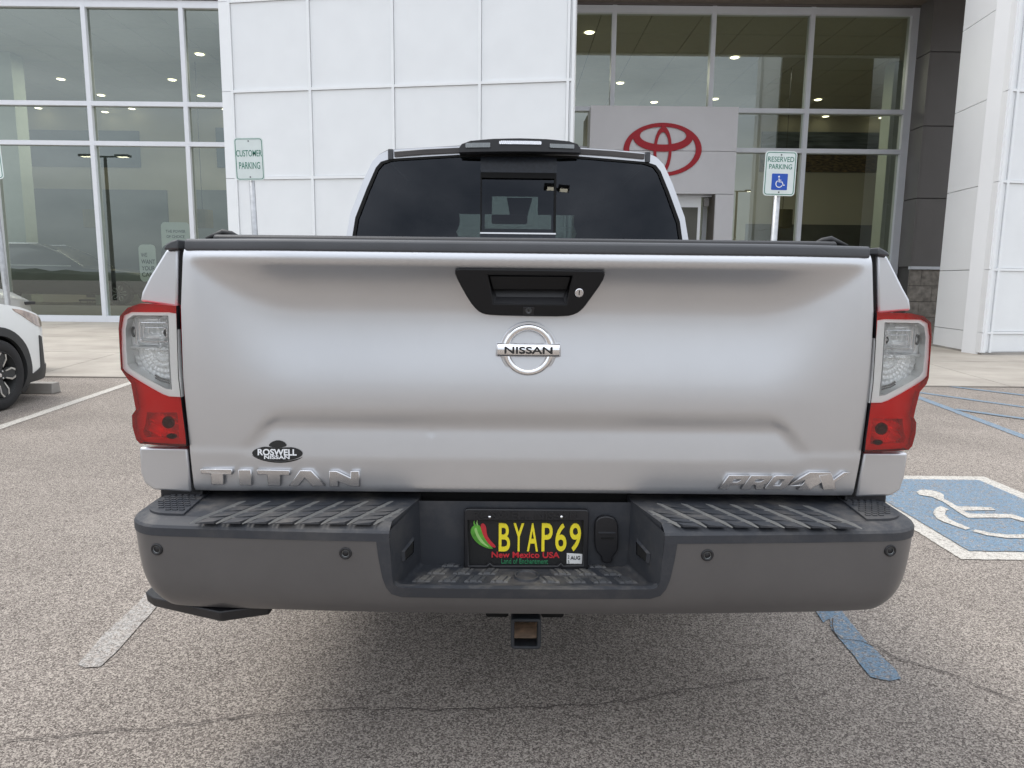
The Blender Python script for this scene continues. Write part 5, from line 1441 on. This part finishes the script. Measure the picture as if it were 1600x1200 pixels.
part('transmission', MB().box(-.22, .22, 3.4, 5.3, .36, .70), M['underbody'], TR, bevel=.05)
part('front_fascia', MB().box(-.92, .92, 5.55, 5.75, .30, .95), M['gunmetal'], TR, bevel=.04)
for sg in (-1, 1):
    part('running_board', MB().box(sg * .93 - .09, sg * .93 + .09, 2.15, 4.45, .36, .43), M['black'], TR, bevel=.02)
    part('leaf_spring', MB().tube([(sg * .55, .75, .60), (sg * .55, 1.5, .46), (sg * .55, 2.25, .58)], .032, 8), M['underbody'], TR)
    part('splash_liner', MB().box(sg * .97 - .015, sg * .97 + .015, .9, 2.2, .72, .95), M['underbody'], TR)
def wheel(x, y, sg):
    w = thing('wheel', None, None); w.parent = TR; w.location = (x, y, .42)
    part('tyre', MB().lathe([(.24, -.11), (.36, -.13), (.405, -.12), (.42, -.09), (.42, .09), (.405, .12), (.36, .13), (.24, .11)], (0, 0, 0), 'x', 36), M['rubber'], w, smooth=True)
    part('rim', MB().lathe([(0, .05), (.08, .06), (.2, .04), (.24, .09), (.245, -.09), (0, -.06)], (0, 0, 0), 'x', 24), M['satin'], w)
for sg in (-1, 1): wheel(sg * .85, 1.55, sg); wheel(sg * .85, 5.05, sg)

# ---- cab
CY = 1.76
cabL = [(531, 380), (543, 330), (566, 268), (580, 242), (592, 232), (604, 228.5), (716, 223.5), (812, 222)]
cabR = [(1088, 382), (1079, 337), (1062, 290), (1048, 256), (1037, 243), (1022, 233), (907, 226), (812, 222)]
cab = avg_pts(cabL, cabR, CY)
glL = [(546.5, 378), (554, 340), (572.5, 291), (586.5, 260), (594, 251), (609, 246), (716, 240.5), (812, 240)]
glR = [(1074.5, 381), (1067, 345), (1051, 299), (1038, 264), (1030, 254), (1014, 249.5), (907, 242.5), (812, 240)]
gl = avg_pts(glL, glR, CY)
cab[0] = (cab[0][0] - .035, 1.25); gl[0] = (gl[0][0] - .016, 1.34)
cabO = cab[:-1] + [(0, cab[-1][1])] + mir(cab[:-1])[::-1]
glO = gl[:-1] + [(0, gl[-1][1])] + mir(gl[:-1])[::-1]
cabO = cabO
tilt = lambda z: .10 * (z - 1.35)
crv = lambda x: .06 * (x / .8) ** 2
cfn = lambda x, z: (x, CY + tilt(z) + crv(x), z)
sheet_part('cab_rear_panel', cabO, cfn, M['silver'], TR, step=.04, holes=[glO], thick=.03)
# cab skin: roof and sides lofted forward
def loft(name, rings, mat, close=False, smoothit=True):
    k = len(rings[0]); mb = MB(); mb.add([p for r_ in rings for p in r_], [(i * k + j, (i + 1) * k + j, (i + 1) * k + j + 1, i * k + j + 1) for i in range(len(rings) - 1) for j in range(k - 1)])
    return part(name, mb, mat, TR, smooth=smoothit)
zr0 = cab[-1][1]
rings = []
for i in range(9):
    y = CY + tilt(1.9) + .0 + i * .19
    rings.append([(x * (1 + .02 * smooth(i / 4)), y + crv(x) * (1 - i / 8) + (.0 if z > 1.4 else -.06), z + (.012 * math.sin(i / 8 * math.pi) if z > 1.7 else 0)) for x, z in cabO])
kk = len(rings[0])
# roof part only (upper points) and lower side below the glass
roof_idx = [j for j in range(kk) if cabO[j][1] > zr0 - .12]
loft('roof', [[r_[j] for j in roof_idx] for r_ in rings], M['silver'])
for sg in (-1, 1):
    idx = [j for j in range(kk) if cabO[j][1] <= zr0 - .03 and cabO[j][0] * sg > 0]
    idx2 = sorted(idx, key=lambda j: cabO[j][1])
    loft('opaque_side_window', [[(r_[j][0] * .992, r_[j][1] + .02, r_[j][2] - .004) for j in idx2] for r_ in rings], M['seat'])  # made opaque to keep daylight out of the cab
    bx0 = sg * .99
    part('cab_side', MB().box(min(bx0, bx0 - sg * .06), max(bx0, bx0 - sg * .06), CY, CY + 1.95, .55, 1.27), M['silver'], TR, bevel=.02)
    part('pillar', MB().hexa([(sg * .80, CY + .85, 1.27), (sg * .74, CY + .85, 1.27), (sg * .66, CY + .85, 1.86), (sg * .72, CY + .85, 1.86)], [(sg * .80, CY + .97, 1.27), (sg * .74, CY + .97, 1.27), (sg * .66, CY + .97, 1.86), (sg * .72, CY + .97, 1.86)]), M['seat'], TR)
part('cab_lower_back', MB().box(-.93, .93, CY, CY + .04, .6, 1.30), M['silver'], TR)
yw = CY + 1.56
part('windshield', MB().add([(-.72, yw + .75, 1.27), (.72, yw + .75, 1.27), (.60, yw + .05, zr0 - .05), (-.60, yw + .05, zr0 - .05)], [(0, 1, 2, 3)]), M['wshield'], TR)
part('dashboard', MB().box(-.75, .75, yw + .30, yw + .75, 1.0, 1.29), M['seat'], TR, bevel=.03)
part('hood', MB().hexa([(-.90, yw + .76, .7), (.90, yw + .76, .7), (.90, yw + .76, 1.24), (-.90, yw + .76, 1.24)], [(-.88, yw + 2.0, .7), (.88, yw + 2.0, .7), (.85, yw + 2.0, 1.12), (-.85, yw + 2.0, 1.12)]), M['silver'], TR, bevel=.05, seg=4)
part('cab_floor', MB().box(-.9, .9, CY + .04, yw + .7, .50, .56), M['underbody'], TR)
part('headliner', MB().box(-.62, .62, CY + .12, yw + .02, zr0 - .075, zr0 - .06), M['seat'], TR)
for sg in (-1, 1):
    part('windshield_pillar', MB().hexa([(sg * .80, yw + .70, 1.25), (sg * .70, yw + .70, 1.25), (sg * .58, yw, zr0 - .05), (sg * .68, yw, zr0 - .05)], [(sg * .80, yw + .78, 1.25), (sg * .70, yw + .78, 1.25), (sg * .58, yw + .06, zr0 - .05), (sg * .68, yw + .06, zr0 - .05)]), M['silver'], TR)
# seats with head restraints
def seat(x, y, wd, zt_=1.55):
    s = thing('seat', None, None); s.parent = TR; s.location = (x, y, 0)
    part('seat_back', MB().hexa([(-wd, 0, .95), (wd, 0, .95), (wd * .9, .16, zt_), (-wd * .9, .16, zt_)], [(-wd, .14, .95), (wd, .14, .95), (wd * .88, .25, zt_), (-wd * .88, .25, zt_)]), M['seat'], s, bevel=.05, seg=4)
    hm = MB().lathe([(0, -.05), (.10, -.045), (.135, -.01), (.135, .02), (.10, .05), (0, .055)], (0, .2, zt_ + .11), 'y', 24)
    part('head_restraint', hm, M['seat'], s, smooth=True)
seat(-.50, CY + 1.05, .30, 1.58); seat(.52, CY + 1.05, .30, 1.58)
for x in (-.46, .46): seat(x, CY + .32, .24, 1.40)
for sg in (-1, 1):
    part('light_stop_panel', MB().hexa([(sg * .74, CY + .85, 1.20), (sg * .60, CY + .85, 1.20), (sg * .50, CY + .85, 1.88), (sg * .66, CY + .85, 1.88)], [(sg * .74, yw + .5, 1.20), (sg * .64, yw + .5, 1.20), (sg * .56, yw + .1, 1.86), (sg * .66, yw + .1, 1.86)]), M['seat'], TR)  # added panel that shuts out slivers of light beside the seats
    part('sun_visor', MB().box(min(sg * .16, sg * .60), max(sg * .16, sg * .60), yw - .02, yw + .0, zr0 - .20, zr0 - .07), M['seat'], TR)
# rear view mirror on its stalk
mp_ = T(796, 343, CY + 1.55)
part('mirror', MB().box(mp_.x - .125, mp_.x + .125, CY + 1.52, CY + 1.56, mp_.z - .032, mp_.z + .032), M['black'], TR, bevel=.015, seg=3)
part('mirror_stalk', MB().hexa([(mp_.x + .01, CY + 1.56, mp_.z), (mp_.x + .12, CY + 1.56, mp_.z), (mp_.x + .16, CY + 1.6, zr0 - .08), (mp_.x - .02, CY + 1.6, zr0 - .08)], [(mp_.x + .01, CY + 1.62, mp_.z), (mp_.x + .12, CY + 1.62, mp_.z), (mp_.x + .16, CY + 1.66, zr0 - .08), (mp_.x - .02, CY + 1.66, zr0 - .08)]), M['black'], TR)
# rear window: two fixed sides, framed sliding pane between
RW = thing('rear_window', None, None); RW.parent = TR
xs1, xs2 = TP(752, 300, CY)[0], TP(872, 300, CY)[0]; xm = (abs(xs1) + abs(xs2)) / 2
lef = [p for p in glO if p[0] < -xm] ; zt1 = TP(752, 243, CY)[1]
def clip(poly, side):
    out = []; n = len(poly)
    f = lambda p: (p[0] + xm) * -1 if side < 0 else p[0] - xm
    for i in range(n):
        a, b = poly[i], poly[(i + 1) % n]; fa, fb = f(a), f(b)
        if fa >= 0: out.append(a)
        if fa * fb < 0: t = fa / (fa - fb); out.append((a[0] + (b[0] - a[0]) * t, a[1] + (b[1] - a[1]) * t))
    return out
g2 = lambda o_: (lambda x, z: (x, CY + tilt(z) + crv(x) + o_, z))
for sd_ in (-1, 1):
    sheet_part('side_pane', clip(glO, sd_), g2(.006), M['tint'], RW, step=.03)
zbt, zfr, zp1, zp0 = 1.34, TP(812, 267, CY)[1], TP(812, 276, CY)[1], TP(812, 364, CY)[1]
zt1 = min(p[1] for p in glO if abs(p[0]) < .01 and p[1] > 1.6) + .0
part('frit_panel', MB().add([cfn_ for cfn_ in [g2(.004)(-xm, zfr), g2(.004)(xm, zfr), g2(.004)(xm, zt1), g2(.004)(-xm, zt1)]], [(0, 1, 2, 3)]), M['frit'], RW, fix=False)
part('frit_panel', MB().add([g2(.004)(-xm, zbt), g2(.004)(xm, zbt), g2(.004)(xm, zp0 - .004), g2(.004)(-xm, zp0 - .004)], [(0, 1, 2, 3)]), M['frit'], RW, fix=False)
part('sliding_pane', MB().add([g2(.02)(-xm + .004, zp0), g2(.02)(xm - .004, zp0), g2(.02)(xm - .004, zp1), g2(.02)(-xm + .004, zp1)], [(0, 1, 2, 3)]), M['tint'], RW, fix=False)
def bar3(x0, x1, z0, z1, o0, o1, mat, nm):
    part(nm, MB().hexa([g2(o0)(x0, z0), g2(o0)(x1, z0), g2(o0)(x1, z1), g2(o0)(x0, z1)], [g2(o1)(x0, z0), g2(o1)(x1, z0), g2(o1)(x1, z1), g2(o1)(x0, z1)]), mat, RW)
bar3(-xm, xm, zp1, zfr - .001, .002, .035, M['deepblack'], 'slider_frame')
bar3(-xm, -xm + .006, zp0, zp1, .002, .035, M['deepblack'], 'slider_frame'); bar3(xm - .010, xm, zp0, zp1, .002, .035, M['deepblack'], 'slider_frame')
bar3(-xm, xm, zp0 - .004, zp0 + .003, .0, .03, M['badge'], 'slider_rail')
fr_z0 = TP(812, 361, CY)[1]; 
for a in (-1, 1):
    bar3(min(a * xm, a * (xm - .022)), max(a * xm, a * (xm - .022)), zp0 + .004, zp1, .022, .024, M['frit'], 'pane_border')
bar3(-xm, xm, zp0 + .004, zp0 + .022, .0222, .0242, M['frit'], 'pane_border')
# seal round the glass
seal = []
sheet_part('window_seal', [(x * 1.012, z + .006 if z > 1.5 else z) for x, z in glO], lambda x, z: (x, CY + tilt(z) + crv(x) - .003, z), M['deepblack'], RW, step=.03, holes=[[(x * .994, z - .004 if z > 1.5 else z + .001) for x, z in glO]], thick=.006)
# roof edge trim, ditch strips
def strip_path(pxs, y0, w, h, nm, mat):
    P = [T(*p, y0) for p in pxs]; mb = MB(); k = len(P)
    vs = []
    for p in P:
        yy = CY + tilt(p.z) + crv(p.x)
        vs += [(p.x, yy - .012, p.z - h), (p.x, yy - .018, p.z), (p.x, yy + .02, p.z + h * .3), (p.x, yy + .03, p.z - h)]
    mb.add(vs, [(i * 4 + j, (i + 1) * 4 + j, (i + 1) * 4 + (j + 1) % 4, i * 4 + (j + 1) % 4) for i in range(k - 1) for j in range(4)] + [(0, 1, 2, 3), tuple((k - 1) * 4 + j for j in (3, 2, 1, 0))])
    return part(nm, mb, mat, TR, bevel=.002)
strip_path([(612, 232.5), (660, 229.5), (717, 227.5)], CY, 0, .024, 'roof_trim', M['gunmetal'])
strip_path([(908, 229.5), (960, 232), (1012, 236.0)], CY, 0, .024, 'roof_trim', M['gunmetal'])
for px, py in ((605.5, 229), (1018, 233.5)):
    p = T(px, py, CY)
    part('roof_ditch_strip', MB().box(p.x - .012, p.x + .012, CY + tilt(p.z) + crv(p.x) - .014, CY + 1.5, p.z - .046, p.z + .004), M['capgrey'], TR, bevel=.003)
# high brake light
bl = [TP(*p, CY - .03) for p in [(716.5, 236.5), (716.5, 230), (721, 223.5), (735, 218.8), (770, 216.5), (812, 216), (855, 217), (890, 219.5), (903, 223.5), (908, 230), (908.5, 237)]]
sheet_part('high_brake_light', bl, lambda x, z: (x, CY - .035 + .09 * max(0, z - 1.90) ** 1 + .03 * (x / .3) ** 2, z), M['black'], TR, step=.015, thick=.09)
for (a, b_, mt_) in (((727, 229.5), (766, 222.5), 'greybulb'), ((780, 225.0), (846, 220.5), 'satin'), ((859, 230.5), (898, 224.5), 'greybulb')):
    p, q = TP(*a, CY - .035), TP(*b_, CY - .035)
    o = sheet_part('brake_light_lens', rrect(p[0], q[0], p[1], q[1], .004), lambda x, z: (x, CY - .041 + .09 * max(0, z - 1.90) + .03 * (x / .3) ** 2 + .0008 * math.sin(x * 900), z), M[mt_], TR, step=.004)

# ================================================================== CARS on the left
def loft_car(root, st, mat, name='body'):
    """stations [(y, halfwidth_low, z_low, halfwidth, z_belt, halfwidth_top, z_top)] lofted nose to tail"""
    rings = []
    for (y, w0, z0, w1, zb, w2, zt_) in st:
        half = [(w0 * .75, z0), (w0, z0 + .03), (w1, z0 + (zb - z0) * .35), (w1 * 1.0, z0 + (zb - z0) * .75), (w1 * .97, zb), (w2, zb + (zt_ - zb) * .85), (w2 * .85, zt_ - .01), (0, zt_)]
        rings.append([(-x, y, z) for x, z in half] + [(x, y, z) for x, z in half[:-1][::-1]])
    k = len(rings[0]); mb = MB(); mb.add([p for r_ in rings for p in r_], [(i * k + j, (i + 1) * k + j, (i + 1) * k + (j + 1) % k, i * k + (j + 1) % k) for i in range(len(rings) - 1) for j in range(k)] + [tuple(range(k)), tuple((len(rings) - 1) * k + j for j in range(k))[::-1]])
    return part(name, mb, mat, root, bevel=.03, seg=3)
def car_wheel(root, x, y, r=.345, sg=1, fancy=False):
    w = thing('wheel', None, None); w.parent = root; w.location = (x, y, r)
    part('tyre', MB().lathe([(r * .66, -.10), (r * .72, -.112), (r * .90, -.115), (r * .975, -.10), (r, -.075), (r, .075), (r * .975, .10), (r * .90, .115), (r * .72, .112), (r * .66, .10)], (0, 0, 0), 'x', 48), M['rubber'], w, smooth=True)
    part('rim', MB().lathe([(r * .67, .105), (r * .65, .11), (r * .63, .06), (r * .60, -.02), (.09, -.03), (0, -.03)], (0, 0, 0), 'x', 40), M['cladding'], w)
    for q in range(5):
        a0 = R(72 * q + 18)
        def P(rad, da, xx): return (xx, rad * math.sin(a0 + da), rad * math.cos(a0 + da))
        # dark spoke with machined edges
        rr = r * .64
        mb = MB().hexa([P(.055, -.55, .085), P(rr, -.22, .098), P(rr, .22, .098), P(.055, .55, .085)], [P(.055, -.55, .03), P(rr, -.22, .05), P(rr, .22, .05), P(.055, .55, .03)])
        part('spoke', mb, M['cladding'], w)
        for s_ in (-1, 1):
            e = MB().hexa([P(rr * .42, s_ * .42, .094), P(rr * .80, s_ * .36, .100), P(rr * .80, s_ * .26, .101), P(rr * .46, s_ * .28, .095)], [P(rr * .42, s_ * .42, .05), P(rr * .80, s_ * .36, .05), P(rr * .80, s_ * .26, .05), P(rr * .46, s_ * .28, .05)])
            part('spoke_edge', e, M['rimsilver'], w)
            e = MB().hexa([P(rr * .80, s_ * .36, .1005), P(rr * .99, s_ * .20, .103), P(rr * .99, s_ * .10, .103), P(rr * .80, s_ * .26, .1015)], [P(rr * .80, s_ * .36, .05), P(rr * .99, s_ * .20, .05), P(rr * .99, s_ * .10, .05), P(rr * .80, s_ * .26, .05)])
            part('spoke_edge', e, M['rimsilver'], w)
    part('hub_cap', MB().lathe([(.038, .06), (.036, .098), (.03, .103), (0, .105)], (0, 0, 0), 'x', 20), M['cladding'], w)
    part('hub_badge', MB().lathe([(.020, .104), (.018, .1065), (0, .107)], (0, 0, 0), 'x', 16), M['satin'], w)
    for q in range(5):
        a = R(72 * q + 54); part('wheel_nut', MB().lathe([(.010, .05), (.010, .098), (.006, .102), (0, .102)], (0, .057 * math.sin(a), .057 * math.cos(a)), 'x', 8), M['rimsilver'], w)
    return w
wc = gnd(10, 642); WX = (7 - 812) / F_PX * 6.72
WC = thing('parked_car', 'white crossover with black wheel arch cladding parked beside the wheel stop', 'car', (wc.x - .93, wc.y, 0))
print('white car', WC.location)
# side skin with wheel arch, wrapping round the nose (x>0 side faces the camera); y=0 is the front axle
WH = .345; W2 = .90
def cplan(s):          # s along y from the rear; nose rounds off to the centreline
    # straight to y=.45, then elliptical nose to (0,.88)
    if s < .40: return Vector((W2, s)), Vector((1, 0))
    t = min((s - .40) / 1.15, 1); a = t * math.pi / 2
    ex = W2 - (1 - math.cos(a) ** .62) * W2; ey = .40 + .47 * math.sin(a) ** .9
    return Vector((W2 * (math.cos(a) ** .32 if math.cos(a) > 0 else 0), .40 + .58 * math.sin(a) ** 1.0)), Vector((math.cos(a), math.sin(a) * 1.3)).normalized()
def cskin(sgn, extra=0.0):
    def f(s, z):
        p, n = cplan(s); ins = .05 * max(0, (z - .66) / .36) ** 2 + .035 * max(0, (.38 - z) / .2) ** 2 - extra
        return (sgn * (p.x - n.x * ins), p.y - n.y * ins, z)
    return f
arch = [(WH * 1.22 * math.cos(R(a)), WH + WH * 1.22 * math.sin(R(a))) for a in range(-28, 209, 8)]
arch_in = [(WH * 1.10 * math.cos(R(a)), WH + WH * 1.10 * math.sin(R(a))) for a in range(-34, 215, 8)]
side_outline = [(-2.0, .30)] + arch[::-1] + [(.50, .21), (1.0, .22), (1.55, .24), (1.55, .80), (1.0, .86), (.70, .92), (.42, .98), (.1, 1.03), (-.4, 1.08), (-.9, 1.10), (-2.0, 1.10)]
side_outline = [p for p in side_outline]
for sg in (1, -1):
    sheet_part('fender', side_outline, cskin(sg), M['whitecar'], WC, step=.04)
    # arch cladding
    cl = arch_in + [(WH * 1.36 * math.cos(R(a)), WH + WH * 1.34 * math.sin(R(a))) for a in range(211, -31, -8)]
    sheet_part('arch_cladding', cl, cskin(sg, .012), M['cladding'], WC, step=.03, thick=Vector((-sg * .04, 0, 0)))
    sheet_part('sill_cladding', [(-2.0, .22), (-.40, .22), (-.40, .34), (-2.0, .36)], cskin(sg, .012), M['cladding'], WC, step=.05, thick=Vector((-sg * .03, 0, 0)))
    # bumper corner trim: low band with an upright fin
    sheet_part('bumper_cladding', [(.40, .215), (1.54, .225), (1.54, .40), (1.0, .36), (.84, .36), (.80, .66), (.72, .68), (.69, .35), (.50, .30), (.40, .33)], cskin(sg, .010), M['cladding'], WC, step=.03, thick=Vector((-sg * .02, -.01, 0)))
    sheet_part('headlight', chaikin([(.26, .975), (.42, .955), (.62, .915), (.86, .865), (.98, .82), (.92, .765), (.74, .765), (.50, .85)], 1), cskin(sg, .006), M['lampamber'], WC, step=.03, thick=Vector((-sg * .02, -.01, 0)))
    aa = [R(a) for a in range(-24, 205, 12)]; mbw = MB()
    mbw.add([(sg * (W2 - .02), WH * 1.21 * math.cos(a), WH + WH * 1.21 * math.sin(a)) for a in aa] + [(sg * (W2 - .38), WH * 1.21 * math.cos(a), WH + WH * 1.21 * math.sin(a)) for a in aa], [(i, i + 1, len(aa) + i + 1, len(aa) + i) for i in range(len(aa) - 1)])
    mbw.add([(sg * (W2 - .38), WH * 1.21 * math.cos(a), WH + WH * 1.21 * math.sin(a)) for a in aa], [tuple(range(len(aa)))])
    part('wheel_liner', mbw, M['deepblack'], WC, fix=False)
# bonnet closing the top, and the rest of the body
st = []
hood = MB(); ns2 = 14; vs = []
ys = [-.95 + (1.82 - .0) * i / ns2 for i in range(ns2 + 1)]
def topz(s):
    pts = [(-2.0, 1.10), (-.9, 1.10), (-.4, 1.08), (.1, 1.03), (.42, .98), (.70, .92), (1.0, .86), (1.55, .80)]
    for a, b in zip(pts[:-1], pts[1:]):
        if a[0] <= s <= b[0]: return a[1] + (b[1] - a[1]) * (s - a[0]) / (b[0] - a[0])
    return .66
SS = [-1.1 + 2.65 * i / 30 for i in range(31)]
for s in SS:
    a = Vector(cskin(1)(s, topz(s)))
    for j in range(9):
        u = 1 - j / 4; x = a.x * u; crown = (1 - u * u) * (.07 if s < .5 else .07 * max(0, 1 - (s - .5) / .9))
        vs.append((x, a.y, a.z + crown))
hood.add(vs, [(i * 9 + j, (i + 1) * 9 + j, (i + 1) * 9 + j + 1, i * 9 + j + 1) for i in range(30) for j in range(8)])
part('bonnet', hood, M['whitecar'], WC, smooth=True)
loft_car(WC, [(-3.5, .78, .42, .80, .85, .74, .90), (-3.42, .86, .32, .88, 1.0, .62, 1.5), (-2.6, .88, .25, .90, 1.05, .60, 1.62), (-1.9, .88, .25, .885, 1.04, .60, 1.62), (-1.3, .86, .25, .87, 1.03, .60, 1.50), (-.72, .80, .25, .82, .98, .7, 1.06), (-.60, .52, .25, .52, .93, .5, .95)], M['whitecar'], 'cabin')
part('cabin_glass', MB().hexa([(-.915, -3.0, 1.07), (.915, -3.0, 1.07), (.70, -2.9, 1.52), (-.70, -2.9, 1.52)], [(-.90, -1.0, 1.07), (.90, -1.0, 1.07), (.68, -1.6, 1.52), (-.68, -1.6, 1.52)]), M['darkcar'], WC, bevel=.01)
part('grille', MB().box(-.45, .45, .80, .885, .45, .66), M['black'], WC, bevel=.01)
part('front_bumper_core', MB().box(-.5, .5, -.5, .8, .22, .6), M['cladding'], WC)
for sg in (1, -1):
    wv = car_wheel(WC, sg * (W2 - .10), 0); 
    if sg < 0: wv.rotation_euler = (0, 0, math.pi)
    wv = car_wheel(WC, sg * (W2 - .10), -2.66)
    if sg < 0: wv.rotation_euler = (0, 0, math.pi)

# the silver one beyond it
c0 = at(35, 450, 9.6)
GC = thing('parked_car', 'champagne silver sedan nose beyond the white crossover, cut by the left edge', 'car', (c0.x - .80, 9.3, .0))
loft_car(GC, [(-4.2, .7, .4, .8, .8, .7, .95), (-3.4, .8, .3, .88, .95, .62, 1.35), (-2.3, .82, .25, .90, .96, .60, 1.45), (-1.6, .82, .25, .90, .98, .62, 1.40), (-.7, .80, .25, .89, 1.00, .66, 1.18), (.1, .78, .25, .86, 1.00, .64, 1.14), (.45, .74, .28, .80, .96, .56, 1.08), (.62, .64, .34, .70, .80, .52, .92)], M['greycar'])
part('bumper_strip', MB().box(-.80, .815, .30, .52, .90, .945), M['black'], GC, bevel=.01)
for sg in (1, -1):
    for yy in (-.35, -3.0): car_wheel(GC, sg * .80, yy, .33)

# dark car added inside to stand in for a reflection in the glass
cc = at(60, 430, 22.4)
DCR = thing('reflection_stand_in_car', 'dark car behind the left showroom glass standing in for a reflection', 'car', (cc.x, 22.6, .42)); DCR.rotation_euler = (0, 0, R(-90))
loft_car(DCR, [(-2.9, .7, .5, .85, .85, .7, .95), (-2.6, .8, .35, .92, 1.15, .66, 1.65), (-1.4, .82, .3, .95, 1.15, .66, 1.82), (0.0, .82, .3, .95, 1.15, .66, 1.84), (.9, .82, .3, .95, 1.13, .66, 1.70), (1.75, .82, .3, .94, 1.10, .75, 1.18), (3.1, .78, .32, .90, 1.0, .72, 1.06), (3.9, .74, .34, .84, .85, .66, .9), (4.1, .60, .4, .70, .66, .5, .72)], M['darkcar'])
for sg in (1, -1):
    part('window_line', MB().hexa([(sg * .93, -2.3, 1.17), (sg * .93, 1.5, 1.15), (sg * .93, 1.5, 1.18), (sg * .93, -2.3, 1.20)], [(sg * .955, -2.3, 1.17), (sg * .955, 1.5, 1.15), (sg * .955, 1.5, 1.18), (sg * .955, -2.3, 1.20)]), M['satin'], DCR)
    part('roof_rail', MB().tube([(sg * .69, -2.5, 1.66), (sg * .69, -1.2, 1.82), (sg * .69, .4, 1.83), (sg * .75, 1.1, 1.55), (sg * .84, 1.75, 1.18)], .022, 6), M['satin'], DCR)
    for yy in (-1.7, 2.9): car_wheel(DCR, sg * .86, yy, .36)
tag(part('stand_in_platform', MB().box(cc.x - 3.3, cc.x + 4.5, 21.3, 23.9, .03, .42), M['infloor']), 'low platform added under the dark car that stands in for a reflection', 'platform')  # platform added to lift the stand-in car to the reflection's height
